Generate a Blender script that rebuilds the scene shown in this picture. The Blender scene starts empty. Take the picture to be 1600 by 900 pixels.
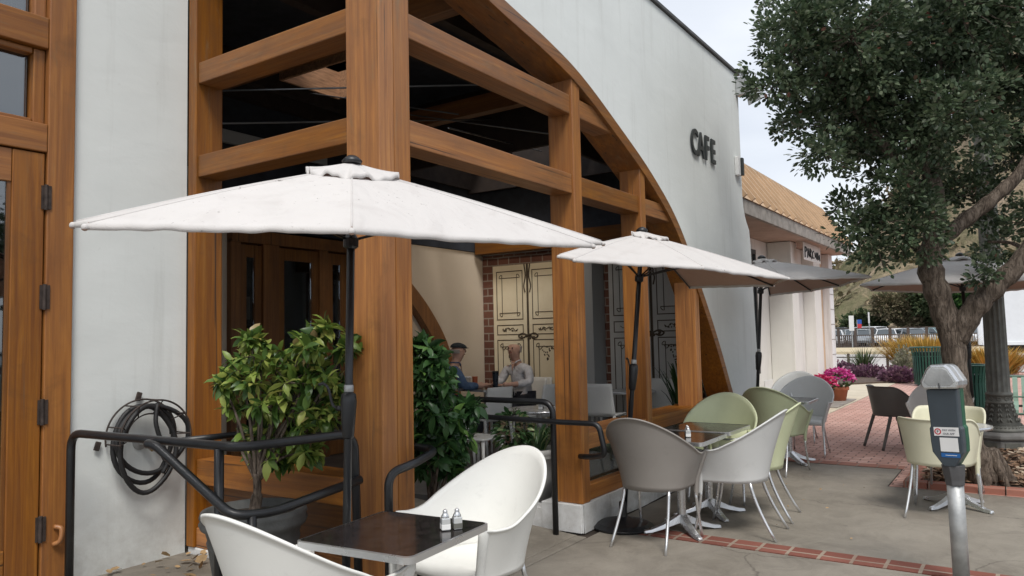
import bpy, bmesh, math, random
import numpy as np
from mathutils import Vector, Matrix, Quaternion
random.seed(7)
NP = np.random.default_rng(11)
R = math.radians
sc = bpy.context.scene
COL = sc.collection

# ------------------------------------------------------------------ camera
cam_data = bpy.data.cameras.new('camera')
cam = bpy.data.objects.new('camera', cam_data)
COL.objects.link(cam)
cam_data.sensor_width = 36.0
cam_data.lens = 36.0 * 1178.56 / 1600.0
cam_data.clip_start = 0.05
cam_data.clip_end = 2000
cam.matrix_world = Matrix(((0.56081, -0.04076, -0.82694, 0.0),
                           (-0.82766, -0.05386, -0.55864, 0.0),
                           (-0.02177, 0.99772, -0.06394, 1.55),
                           (0, 0, 0, 1)))
sc.camera = cam

# ------------------------------------------------------------------ sky, sun, exposure
SUN_EL, SUN_AZ = 56.0, 228.0          # azimuth of the place the light comes from, from +Y towards +X
world = bpy.data.worlds.new('World')
sc.world = world
world.use_nodes = True
wn, wl = world.node_tree.nodes, world.node_tree.links
for n in list(wn):
    wn.remove(n)
w_out = wn.new('ShaderNodeOutputWorld')
w_bg = wn.new('ShaderNodeBackground')
sky = wn.new('ShaderNodeTexSky')
sky.sky_type = 'NISHITA'
sky.sun_disc = False
sky.sun_elevation = R(SUN_EL)
sky.sun_rotation = R(SUN_AZ)
sky.dust_density = 3.0
w_tc = wn.new('ShaderNodeTexCoord')
w_map = wn.new('ShaderNodeMapping')
w_map.inputs['Scale'].default_value = (1.0, 1.0, 2.6)
w_noise = wn.new('ShaderNodeTexNoise')
w_noise.inputs['Scale'].default_value = 2.4
w_noise.inputs['Detail'].default_value = 5
w_noise.inputs['Roughness'].default_value = 0.5
w_ramp = wn.new('ShaderNodeValToRGB')
w_ramp.color_ramp.elements[0].position = 0.33
w_ramp.color_ramp.elements[0].color = (4.1, 4.4, 4.95, 1)
w_ramp.color_ramp.elements[1].position = 0.68
w_ramp.color_ramp.elements[1].color = (5.7, 5.9, 6.2, 1)
w_mix = wn.new('ShaderNodeMixRGB')
w_mix.inputs['Fac'].default_value = 0.88
wl.new(w_tc.outputs['Generated'], w_map.inputs['Vector'])
wl.new(w_map.outputs['Vector'], w_noise.inputs['Vector'])
wl.new(w_noise.outputs['Fac'], w_ramp.inputs['Fac'])
wl.new(sky.outputs['Color'], w_mix.inputs['Color1'])
wl.new(w_ramp.outputs['Color'], w_mix.inputs['Color2'])
wl.new(w_mix.outputs['Color'], w_bg.inputs['Color'])
w_bg.inputs['Strength'].default_value = 0.10
wl.new(w_bg.outputs['Background'], w_out.inputs['Surface'])

sun_data = bpy.data.lights.new('sun', 'SUN')
sun_data.energy = 1.5
sun_data.angle = R(20)
sun_data.color = (1.0, 0.96, 0.9)
sun = bpy.data.objects.new('sun', sun_data)
COL.objects.link(sun)
d = Vector((math.sin(R(SUN_AZ)) * math.cos(R(SUN_EL)), math.cos(R(SUN_AZ)) * math.cos(R(SUN_EL)), math.sin(R(SUN_EL))))
sun.rotation_euler = d.to_track_quat('Z', 'Y').to_euler()

sc.view_settings.view_transform = 'Standard'
sc.view_settings.look = 'None'
sc.view_settings.exposure = 0.86
sc.view_settings.gamma = 1.0
sc.view_settings.use_curve_mapping = False
sc.render.engine = 'CYCLES'
sc.cycles.max_bounces = 8
sc.cycles.transparent_max_bounces = 12

# ------------------------------------------------------------------ materials
MATS = {}


def lin(c):
    return tuple(((v / 255.0) / 12.92 if v / 255.0 <= 0.04045 else ((v / 255.0 + 0.055) / 1.055) ** 2.4) for v in c)


class NT:
    def __init__(s, name):
        s.m = bpy.data.materials.new(name)
        s.m.use_nodes = True
        s.n, s.l = s.m.node_tree.nodes, s.m.node_tree.links
        s.b = s.n['Principled BSDF']
        s.out = s.n['Material Output']

    def add(s, t, **kw):
        n = s.n.new(t)
        for k, v in kw.items():
            if k in n.inputs:
                n.inputs[k].default_value = v
            else:
                setattr(n, k, v)
        return n

    def link(s, a, b):
        s.l.new(a, b)

    def coords(s, scale=(1, 1, 1), rot=(0, 0, 0), kind='Object', loc=(0, 0, 0)):
        tc = s.add('ShaderNodeTexCoord')
        mp = s.add('ShaderNodeMapping')
        mp.inputs['Scale'].default_value = scale
        mp.inputs['Rotation'].default_value = rot
        mp.inputs['Location'].default_value = loc
        s.link(tc.outputs[kind], mp.inputs['Vector'])
        return mp.outputs['Vector']

    def noise(s, vec, scale, detail=4, rough=0.55, dist=0.0):
        n = s.add('ShaderNodeTexNoise')
        n.inputs['Scale'].default_value = scale
        n.inputs['Detail'].default_value = detail
        n.inputs['Roughness'].default_value = rough
        n.inputs['Distortion'].default_value = dist
        s.link(vec, n.inputs['Vector'])
        return n.outputs['Fac']

    def ramp(s, fac, stops):
        r = s.add('ShaderNodeValToRGB')
        e = r.color_ramp.elements
        while len(e) < len(stops):
            e.new(0.5)
        for i, (p, c) in enumerate(stops):
            e[i].position = p
            e[i].color = (c[0], c[1], c[2], 1) if not isinstance(c, float) else (c, c, c, 1)
        s.link(fac, r.inputs['Fac'])
        return r.outputs['Color']

    def mix(s, fac, a, b, mode='MIX'):
        m = s.add('ShaderNodeMixRGB')
        m.blend_type = mode
        for k, v in (('Fac', fac), ('Color1', a), ('Color2', b)):
            if hasattr(v, 'is_linked'):
                s.link(v, m.inputs[k])
            elif k == 'Fac':
                m.inputs[k].default_value = v
            else:
                m.inputs[k].default_value = (v[0], v[1], v[2], 1)
        return m.outputs['Color']

    def bump(s, h, strength=0.3, dist=0.01):
        b = s.add('ShaderNodeBump')
        b.inputs['Strength'].default_value = strength
        b.inputs['Distance'].default_value = dist
        s.link(h, b.inputs['Height'])
        s.link(b.outputs['Normal'], s.b.inputs['Normal'])

    def set(s, color=None, rough=None, metal=None, spec=None, coat=None):
        for k, v in (('Base Color', color), ('Roughness', rough), ('Metallic', metal), ('Specular IOR Level', spec), ('Coat Weight', coat)):
            if v is None:
                continue
            if hasattr(v, 'is_linked'):
                s.link(v, s.b.inputs[k])
            elif k == 'Base Color':
                s.b.inputs[k].default_value = (v[0], v[1], v[2], 1)
            else:
                s.b.inputs[k].default_value = v
        return s


def simple(name, c, rough=0.6, metal=0.0, var=0.12, scale=6.0, bump=0.0, bscale=60, spec=None, coat=None, stretch=(1, 1, 1)):
    t = NT(name)
    v = t.coords(stretch)
    f = t.noise(v, scale, 5)
    a = tuple(x * (1 - var) for x in c)
    b = tuple(min(1, x * (1 + var)) for x in c)
    col = t.ramp(f, [(0.3, a), (0.7, b)])
    rr = t.ramp(t.noise(v, scale * 2.3, 4), [(0.3, float(max(0.02, rough - 0.07))), (0.7, float(min(1, rough + 0.07)))])
    if 'plastic' in name:
        g1 = t.ramp(t.noise(t.coords((1, 1, 1)), 7, 8, 0.8, 0.6), [(0.56, 0.0), (0.74, 0.30)])
        col = t.mix(g1, col, tuple(x * 0.55 for x in c))
        g2 = t.ramp(t.noise(t.coords((3, 60, 9), rot=(0.4, 0.2, 0.9)), 3, 4, 0.7), [(0.68, 0.0), (0.72, 0.3)])
        col = t.mix(g2, col, tuple(x * 0.6 for x in c))
    t.set(col, rr, metal, spec, coat)
    if bump:
        t.bump(t.noise(v, bscale, 5), bump, 0.03 if 'shirt' in name else 0.01)
    MATS[name] = t.m
    return t.m


def wood(name, axis, weather=0.5, dark=1.0, z0=0.0):
    """oiled fir: grain along one axis, greyer and browner where it has weathered"""
    t = NT(name)
    sc_ = {'x': (1.1, 34, 34), 'y': (34, 1.1, 34), 'z': (34, 34, 1.1)}[axis]
    v = t.coords(sc_)
    v1 = t.coords((1, 1, 1))
    st = {'x': (0.8, 5, 5), 'y': (5, 0.8, 5), 'z': (5, 5, 0.8)}[axis]
    v2 = t.coords(st)
    g = t.noise(v, 1.0, 6, 0.65, 0.6)
    c = t.ramp(g, [(0.22, (0.15 * dark, 0.043 * dark, 0.008 * dark)), (0.45, (0.35 * dark, 0.125 * dark, 0.018 * dark)), (0.6, (0.46 * dark, 0.178 * dark, 0.026 * dark)), (0.8, (0.60 * dark, 0.27 * dark, 0.05 * dark))])
    big = t.noise(v2, 1.6, 5, 0.6, 0.3)
    c = t.mix(t.ramp(big, [(0.35, 0.0), (0.7, 0.65)]), c, (0.22 * dark, 0.082 * dark, 0.022 * dark))
    # weathering that gets stronger with height above the pavement and comes in patches
    tc = t.add('ShaderNodeNewGeometry')
    sep = t.add('ShaderNodeSeparateXYZ')
    t.link(tc.outputs['Position'], sep.inputs[0])
    mr = t.add('ShaderNodeMapRange')
    mr.inputs['From Min'].default_value = 1.6
    mr.inputs['From Max'].default_value = 3.4
    t.link(sep.outputs['Z'], mr.inputs['Value'])
    wz = t.mix(1.0, mr.outputs['Result'], t.ramp(t.noise(v2, 2.3, 6, 0.7), [(0.3, 0.15), (0.62, 1.0)]), 'MULTIPLY')
    wf = t.mix(1.0, wz, (weather, weather, weather), 'MULTIPLY')
    c = t.mix(wf, c, (0.165, 0.080, 0.036))
    oi = t.add('ShaderNodeObjectInfo')
    hs = t.add('ShaderNodeHueSaturation')
    mh = t.add('ShaderNodeMapRange')
    mh.inputs['To Min'].default_value = 0.66
    mh.inputs['To Max'].default_value = 1.22
    t.link(oi.outputs['Random'], mh.inputs['Value'])
    t.link(mh.outputs['Result'], hs.inputs['Value'])
    mh2 = t.add('ShaderNodeMapRange')
    mh2.inputs['From Min'].default_value = 1.0
    mh2.inputs['From Max'].default_value = 0.0
    mh2.inputs['To Min'].default_value = 0.90
    mh2.inputs['To Max'].default_value = 1.05
    t.link(oi.outputs['Random'], mh2.inputs['Value'])
    t.link(mh2.outputs['Result'], hs.inputs['Saturation'])
    t.link(c, hs.inputs['Color'])
    c = hs.outputs['Color']
    sc2 = {'x': (0.9, 60, 60), 'y': (60, 0.9, 60), 'z': (60, 60, 0.9)}[axis]
    chk = t.ramp(t.noise(t.coords(sc2), 0.55, 3, 0.5, 0.2), [(0.30, 0.85), (0.335, 0.0)])
    c = t.mix(chk, c, (0.035, 0.018, 0.010))
    patch = t.ramp(t.noise(v1, 2.1, 6, 0.7, 0.5), [(0.54, 0.0), (0.72, 0.5)])
    c = t.mix(patch, c, (0.12 * dark, 0.055 * dark, 0.022 * dark))
    old = t.ramp(t.noise(v2, 3.1, 7, 0.75, 0.4), [(0.56, 0.0), (0.68, 0.6)])
    oldz = t.mix(1.0, mr.outputs['Result'], old, 'MULTIPLY')
    c = t.mix(oldz, c, (0.21 * dark, 0.150 * dark, 0.080 * dark))
    # fine grey wear
    wear = t.ramp(t.noise(v, 1.3, 8, 0.85, 0.8), [(0.56, 0.0), (0.70, 0.6)])
    c = t.mix(wear, c, (0.12, 0.09, 0.06))
    t.set(c, t.ramp(g, [(0.2, 0.52), (0.8, 0.33)]), spec=0.5)
    t.bump(g, 0.35, 0.004)
    MATS[name] = t.m
    return t.m


wood('wood_x', 'x', 0.8)
wood('wood_y', 'y', 0.7)
wood('wood_z', 'z', 0.45)
wood('wood_dark_x', 'x', 0.2, 0.55)
wood('wood_dark_y', 'y', 0.2, 0.55)
wood('wood_dark_z', 'z', 0.2, 0.55)
wood('wood_door', 'z', 0.15, 0.85)
wood('wood_door_x', 'x', 0.15, 0.8)


def plaster(name, c, stain=0.5, tint=(0.55, 0.53, 0.5)):
    t = NT(name)
    v = t.coords()
    f = t.noise(v, 1.3, 5, 0.6)
    c0 = t.ramp(f, [(0.3, tuple(x * 0.93 for x in c)), (0.7, c)])
    vs = t.coords((7, 7, 0.5))
    streak = t.ramp(t.noise(vs, 1.0, 6, 0.65), [(0.54, 0.0), (0.80, stain)])
    blot = t.ramp(t.noise(v, 0.7, 7, 0.7, 0.8), [(0.5, 0.0), (0.78, stain * 0.55)])
    c0 = t.mix(blot, c0, tuple(q * 0.72 for q in c))
    c1 = t.mix(streak, c0, tuple(a * b for a, b in zip(c, tint)))
    sp = t.ramp(t.noise(v, 14, 3, 0.7), [(0.70, 0.0), (0.76, 0.35 * stain)])
    c2 = t.mix(sp, c1, (0.3, 0.27, 0.23))
    # grime along the foot of the wall
    g = t.add('ShaderNodeNewGeometry')
    sep = t.add('ShaderNodeSeparateXYZ')
    t.link(g.outputs['Position'], sep.inputs[0])
    mr = t.add('ShaderNodeMapRange')
    mr.inputs['From Min'].default_value = 0.75
    mr.inputs['From Max'].default_value = 0.05
    t.link(sep.outputs['Z'], mr.inputs['Value'])
    gf = t.mix(1.0, mr.outputs['Result'], t.ramp(t.noise(v, 5, 7, 0.75), [(0.38, 0.0), (0.72, 0.55)]), 'MULTIPLY')
    c3 = t.mix(gf, c2, (0.25, 0.22, 0.18))
    t.set(c3, 0.85, spec=0.25)
    tm_ = t.noise(t.coords((1, 1, 2.2)), 1.9, 4, 0.5, 0.3)
    h = t.mix(t.ramp(t.noise(v, 1.1, 2), [(0.4, 0.06), (0.7, 0.25)]), tm_, t.noise(v, 32, 5, 0.6))
    t.bump(h, 0.26, 0.022)
    MATS[name] = t.m
    return t.m


plaster('plaster', (0.73, 0.76, 0.745), 0.35)
plaster('curb_paint', (0.76, 0.77, 0.77), 0.8)
plaster('plaster_warm', (0.77, 0.765, 0.72), 0.4)
plaster('wall_beige', (0.62, 0.53, 0.42), 0.1)
plaster('wall_grey', (0.38, 0.39, 0.39), 0.1)
simple('soffit', (0.36, 0.27, 0.215), 0.85, var=0.15, scale=3)
simple('tan_stucco', (0.55, 0.40, 0.27), 0.85, var=0.12, scale=3, bump=0.3)
simple('fascia', (0.27, 0.25, 0.225), 0.8, var=0.35, scale=5, bump=0.2)
simple('tan_roof', (0.50, 0.36, 0.235), 0.55, var=0.12, scale=3, spec=0.3)
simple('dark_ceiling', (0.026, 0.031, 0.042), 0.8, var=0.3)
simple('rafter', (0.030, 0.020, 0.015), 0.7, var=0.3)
simple('light_wood', (0.36, 0.20, 0.11), 0.7, var=0.35, scale=3, stretch=(2, 14, 14))
simple('cable', (0.20, 0.21, 0.22), 0.4, 0.8)
simple('cap_metal', (0.06, 0.06, 0.06), 0.5, 0.3, var=0.3)
simple('black_metal', (0.012, 0.013, 0.015), 0.38, 0.0, var=0.25, spec=0.55, bump=0.05)
simple('black_rubber', (0.012, 0.012, 0.013), 0.6, var=0.3)
simple('rusty_iron', (0.045, 0.033, 0.028), 0.75, 0.2, var=0.5, scale=25)
simple('rust', (0.13, 0.05, 0.022), 0.9, var=0.5, scale=30)
simple('brass', (0.28, 0.19, 0.08), 0.4, 0.8)
simple('aluminium', (0.66, 0.67, 0.68), 0.3, 0.85, var=0.03, scale=3)
simple('galvanised', (0.42, 0.43, 0.43), 0.5, 0.55, var=0.25, scale=9, bump=0.15)
simple('white_plastic', (0.77, 0.77, 0.735), 0.42, var=0.035, scale=4, spec=0.4, bump=0.03, bscale=180)
simple('pale_grey_plastic', (0.60, 0.61, 0.60), 0.42, var=0.04, scale=4, spec=0.4, bump=0.03, bscale=180)
simple('taupe_plastic', (0.27, 0.25, 0.23), 0.45, var=0.05, scale=4, spec=0.4, bump=0.03, bscale=180)
simple('greige_plastic', (0.50, 0.465, 0.43), 0.45, var=0.05, scale=4, spec=0.4)
simple('green_plastic', (0.60, 0.64, 0.42), 0.42, var=0.05, scale=4, spec=0.4, bump=0.03, bscale=180)
simple('olive_plastic', (0.42, 0.46, 0.30), 0.45, var=0.06, scale=4, spec=0.4)
simple('cream_plastic', (0.68, 0.66, 0.50), 0.42, var=0.05, scale=4, spec=0.4, bump=0.03, bscale=180)
simple('dark_grey_plastic', (0.125, 0.118, 0.108), 0.45, var=0.08, scale=4, spec=0.4)
simple('laminate', (0.022, 0.018, 0.018), 0.13, var=0.4, scale=18, spec=0.6)
simple('laminate_white', (0.5, 0.5, 0.48), 0.2, var=0.1, scale=8, spec=0.5)
simple('glassware', (0.6, 0.62, 0.62), 0.08, 0.3, spec=0.8)
simple('salt', (0.8, 0.8, 0.78), 0.6)
simple('terracotta', (0.40, 0.135, 0.065), 0.8, var=0.2)
simple('stone_pot', (0.10, 0.102, 0.098), 0.75, var=0.3, scale=9, bump=0.4, bscale=30)
simple('white_pot', (0.62, 0.62, 0.60), 0.6, var=0.15, scale=8, bump=0.2)
simple('soil', (0.035, 0.025, 0.018), 0.95, var=0.5, scale=30, bump=0.6)
simple('dry_leaf', (0.36, 0.24, 0.12), 0.8, var=0.4, scale=9)
simple('wood_chip', (0.19, 0.115, 0.07), 0.9, var=0.5, scale=25)
simple('chip_pale', (0.42, 0.34, 0.25), 0.9, var=0.3, scale=25)
simple('meter_blue', (0.045, 0.058, 0.070), 0.4, var=0.12, spec=0.5)
simple('meter_green', (0.010, 0.085, 0.042), 0.4, var=0.2, spec=0.5)
simple('meter_grey', (0.12, 0.12, 0.125), 0.5, 0.5, var=0.15)
simple('sticker_white', (0.72, 0.72, 0.71), 0.5, var=0.04)
simple('sticker_blue', (0.015, 0.11, 0.33), 0.5, var=0.05)
simple('sticker_red', (0.50, 0.03, 0.04), 0.5, var=0.05)
simple('print_black', (0.012, 0.012, 0.012), 0.6)
simple('print_grey', (0.22, 0.22, 0.23), 0.6)
simple('can_green', (0.010, 0.062, 0.042), 0.33, var=0.25, spec=0.55)
simple('bench_green', (0.20, 0.30, 0.235), 0.45, var=0.1, spec=0.5)
simple('bench_dark', (0.012, 0.030, 0.022), 0.45, var=0.2, spec=0.5)
simple('lamp_iron', (0.135, 0.135, 0.118), 0.6, 0.2, var=0.22, scale=9, bump=0.25, bscale=50)
simple('lamp_stone', (0.16, 0.155, 0.145), 0.7, var=0.25, scale=9, bump=0.3)
simple('truck_white', (0.74, 0.76, 0.78), 0.45, var=0.03)
simple('tyre', (0.014, 0.014, 0.014), 0.8)
simple('rim', (0.35, 0.35, 0.36), 0.35, 0.7)
simple('car_white', (0.70, 0.71, 0.72), 0.3, var=0.02, coat=0.6)
simple('car_silver', (0.38, 0.41, 0.43), 0.3, 0.4, var=0.03, coat=0.6)
simple('car_teal', (0.22, 0.32, 0.33), 0.3, 0.2, var=0.03, coat=0.6)
simple('car_dark', (0.03, 0.033, 0.036), 0.3, 0.2, var=0.03, coat=0.6)
simple('car_glass', (0.035, 0.045, 0.05), 0.1, spec=0.8)
simple('tail_red', (0.4, 0.01, 0.015), 0.3)
simple('fence_brown', (0.085, 0.062, 0.050), 0.7, var=0.25)
simple('road_far', (0.42, 0.40, 0.385), 0.9, var=0.06, scale=0.3)
simple('asphalt_lot', (0.10, 0.10, 0.10), 0.9, var=0.15, scale=0.5)
simple('tan_kerb', (0.50, 0.42, 0.28), 0.9, var=0.1)
simple('pale_concrete', (0.50, 0.44, 0.34), 0.9, var=0.1, scale=2)
simple('bark_mulch', (0.085, 0.058, 0.042), 0.95, var=0.5, scale=22, bump=0.9, bscale=35)
simple('skin_pale', (0.60, 0.36, 0.27), 0.55, var=0.12, scale=20)
simple('shirt_white', (0.70, 0.70, 0.72), 0.85, var=0.14, scale=14, bump=1.0, bscale=11)
simple('shirt_blue', (0.085, 0.14, 0.24), 0.85, var=0.25, scale=14, bump=1.0, bscale=11)
simple('trousers', (0.05, 0.05, 0.06), 0.9)
simple('cap_tweed', (0.030, 0.037, 0.042), 0.9, var=0.35, scale=60)
simple('hair_grey', (0.42, 0.37, 0.33), 0.8)
simple('eye_dark', (0.01, 0.01, 0.01), 0.3)
simple('lip', (0.30, 0.11, 0.09), 0.5)
simple('shoe', (0.02, 0.02, 0.02), 0.6)
simple('tumbler', (0.012, 0.022, 0.035), 0.3)
simple('cup_paper', (0.6, 0.56, 0.5), 0.7)
simple('cup_orange', (0.45, 0.11, 0.045), 0.6)
simple('menu_red', (0.14, 0.012, 0.014), 0.6)
simple('poster', (0.45, 0.38, 0.26), 0.6, var=0.6, scale=14)
simple('banner_white', (0.66, 0.64, 0.60), 0.7)
simple('ornament_ink', (0.075, 0.055, 0.035), 0.7)
simple('door_shade', (0.10, 0.075, 0.05), 0.7, var=0.3)
simple('house_wall', (0.6, 0.6, 0.58), 0.8)
simple('house_roof', (0.2, 0.12, 0.09), 0.8)
simple('sign_green', (0.02, 0.2, 0.08), 0.5)
simple('flag_red', (0.55, 0.04, 0.05), 0.6)
simple('flag_blue', (0.03, 0.10, 0.40), 0.6)
simple('window_frame_white', (0.55, 0.55, 0.53), 0.6)
simple('letter_dark', (0.020, 0.026, 0.027), 0.5)
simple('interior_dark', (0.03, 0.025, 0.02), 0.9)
simple('interior_floor', (0.10, 0.095, 0.09), 0.35, var=0.25, scale=2)
simple('cabinet_dark', (0.045, 0.04, 0.035), 0.5)
simple('shelf_cream', (0.30, 0.27, 0.22), 0.7)


def lamp_mat(name, c, s):
    t = NT(name)
    t.set((0.8, 0.8, 0.8), 0.5)
    t.b.inputs['Emission Color'].default_value = (*c, 1)
    t.b.inputs['Emission Strength'].default_value = s
    MATS[name] = t.m


lamp_mat('lamp_glow', (1.0, 0.72, 0.42), 14)


def fabric(name, c, under):
    t = NT(name)
    v = t.coords()
    base = t.ramp(t.noise(v, 2.2, 5, 0.6), [(0.3, tuple(x * 0.95 for x in c)), (0.7, c)])
    spots = t.ramp(t.noise(v, 38, 3, 0.7, 0.6), [(0.655, 0.0), (0.69, 0.7)])
    m = t.ramp(t.noise(v, 2.2, 3, 0.5), [(0.44, 0.0), (0.60, 1.0)])
    smg = t.ramp(t.noise(v, 5, 5, 0.6, 0.5), [(0.52, 0.0), (0.75, 0.22)])
    base = t.mix(smg, base, (0.38, 0.34, 0.32))
    col = t.mix(t.mix(1.0, spots, m, 'MULTIPLY'), base, (0.16, 0.14, 0.13))
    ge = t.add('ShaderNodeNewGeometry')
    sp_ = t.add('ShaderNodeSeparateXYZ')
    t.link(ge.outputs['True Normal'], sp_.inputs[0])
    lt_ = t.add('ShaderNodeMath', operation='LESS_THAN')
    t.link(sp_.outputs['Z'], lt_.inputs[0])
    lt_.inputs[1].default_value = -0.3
    col = t.mix(lt_.outputs[0], col, (0.50, 0.36, 0.30))  # tan put on downward faces: brick bounce light plus the fabric's own backing
    t.set(col, 0.9, spec=0.2)
    w = t.noise(v, 240, 2)
    f = t.noise(t.coords((1.6, 1.0, 1)), 5, 3, 0.5, 1.2)
    t.bump(t.mix(0.15, f, w), 0.40, 0.022)
    tr = t.add('ShaderNodeBsdfTranslucent')
    tr.inputs['Color'].default_value = (*under, 1)
    mx = t.add('ShaderNodeMixShader')
    mx.inputs[0].default_value = 0.22
    t.link(t.b.outputs[0], mx.inputs[1])
    t.link(tr.outputs[0], mx.inputs[2])
    t.link(mx.outputs[0], t.out.inputs['Surface'])
    MATS[name] = t.m


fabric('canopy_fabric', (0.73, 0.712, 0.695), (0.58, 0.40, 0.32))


def glass(name, tint=(1, 1, 1), refl=1.0):
    t = NT(name)
    gl = t.add('ShaderNodeBsdfGlossy')
    gl.inputs['Roughness'].default_value = 0.02
    gl.inputs['Color'].default_value = (0.9, 0.93, 0.95, 1)
    trn = t.add('ShaderNodeBsdfTransparent')
    trn.inputs['Color'].default_value = (*tint, 1)
    fr = t.add('ShaderNodeFresnel')
    fr.inputs['IOR'].default_value = 1.5
    mm = t.add('ShaderNodeMath')
    mm.operation = 'MULTIPLY'
    mm.inputs[1].default_value = refl
    t.link(fr.outputs[0], mm.inputs[0])
    mx = t.add('ShaderNodeMixShader')
    t.link(mm.outputs[0], mx.inputs[0])
    t.link(trn.outputs[0], mx.inputs[1])
    t.link(gl.outputs[0], mx.inputs[2])
    t.link(mx.outputs[0], t.out.inputs['Surface'])
    MATS[name] = t.m


glass('pane_glass', (0.72, 0.76, 0.80), 0.9)
glass('door_glass', (0.45, 0.45, 0.43), 4.5)
glass('clear_glass', (0.9, 0.92, 0.92), 1.0)


def leafmat(name, stops, trans=0.3, rough=0.5):
    t = NT(name)
    g = t.add('ShaderNodeNewGeometry')
    c = t.ramp(g.outputs['Random Per Island'], stops)
    v = t.coords()
    c = t.mix(t.ramp(t.noise(v, 2.5, 3), [(0.35, 0.0), (0.65, 0.35)]), c, tuple(x * 0.5 for x in stops[0][1]))
    t.set(c, rough, spec=0.4)
    tr = t.add('ShaderNodeBsdfTranslucent')
    t.link(c, tr.inputs['Color'])
    mx = t.add('ShaderNodeMixShader')
    mx.inputs[0].default_value = trans
    t.link(t.b.outputs[0], mx.inputs[1])
    t.link(tr.outputs[0], mx.inputs[2])
    t.link(mx.outputs[0], t.out.inputs['Surface'])
    MATS[name] = t.m


leafmat('leaf_tree', [(0.0, (0.040, 0.068, 0.036)), (0.45, (0.080, 0.120, 0.062)), (0.8, (0.145, 0.19, 0.105)), (0.985, (0.22, 0.25, 0.17)), (1.0, (0.22, 0.05, 0.04))], 0.25, 0.45)
leafmat('leaf_yellow_edge', [(0.0, (0.045, 0.10, 0.028)), (0.3, (0.10, 0.19, 0.04)), (0.55, (0.22, 0.32, 0.06)), (0.88, (0.42, 0.48, 0.12)), (0.97, (0.48, 0.46, 0.12)), (1.0, (0.42, 0.28, 0.16))], 0.3, 0.38)
leafmat('leaf_deep', [(0.0, (0.022, 0.060, 0.020)), (0.5, (0.045, 0.11, 0.035)), (0.88, (0.085, 0.18, 0.055)), (1.0, (0.18, 0.34, 0.07))], 0.28, 0.33)
leafmat('leaf_spider', [(0.0, (0.030, 0.075, 0.028)), (0.7, (0.06, 0.13, 0.045)), (1.0, (0.35, 0.40, 0.20))], 0.3, 0.4)
leafmat('leaf_bush_gold', [(0.0, (0.30, 0.22, 0.05)), (0.4, (0.52, 0.30, 0.05)), (0.8, (0.66, 0.36, 0.08)), (1.0, (0.45, 0.42, 0.10))], 0.3, 0.6)
leafmat('leaf_purple', [(0.0, (0.11, 0.055, 0.085)), (0.6, (0.21, 0.095, 0.16)), (1.0, (0.32, 0.20, 0.22))], 0.2, 0.5)
leafmat('leaf_silver', [(0.0, (0.18, 0.19, 0.11)), (0.6, (0.30, 0.29, 0.20)), (1.0, (0.42, 0.38, 0.30))], 0.2, 0.6)
leafmat('leaf_far', [(0.0, (0.045, 0.075, 0.032)), (0.5, (0.085, 0.12, 0.05)), (1.0, (0.16, 0.18, 0.085))], 0.2, 0.7)
leafmat('leaf_hill', [(0.0, (0.12, 0.13, 0.06)), (0.5, (0.20, 0.17, 0.10)), (1.0, (0.30, 0.23, 0.15))], 0.1, 0.8)
leafmat('petal_pink', [(0.0, (0.42, 0.02, 0.18)), (0.55, (0.62, 0.05, 0.30)), (0.85, (0.70, 0.12, 0.42)), (1.0, (0.80, 0.70, 0.75))], 0.3, 0.5)
leafmat('petal_red', [(0.0, (0.42, 0.012, 0.07)), (0.7, (0.60, 0.03, 0.15)), (1.0, (0.70, 0.15, 0.30))], 0.3, 0.5)


def m_bark():
    t = NT('bark')
    v = t.coords((9, 9, 2.2))
    f = t.noise(v, 2.2, 8, 0.72, 0.6)
    c = t.ramp(f, [(0.30, (0.045, 0.033, 0.026)), (0.5, (0.155, 0.122, 0.096)), (0.72, (0.30, 0.245, 0.20))])
    fv = t.noise(t.coords((26, 26, 5)), 1.4, 6, 0.7, 1.0)
    c = t.mix(t.ramp(fv, [(0.40, 0.75), (0.52, 0.0)]), c, (0.035, 0.026, 0.02))
    t.set(c, 0.9, spec=0.2)
    t.bump(t.mix(0.5, f, fv), 1.0, 0.045)
    MATS['bark'] = t.m


m_bark()


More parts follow.
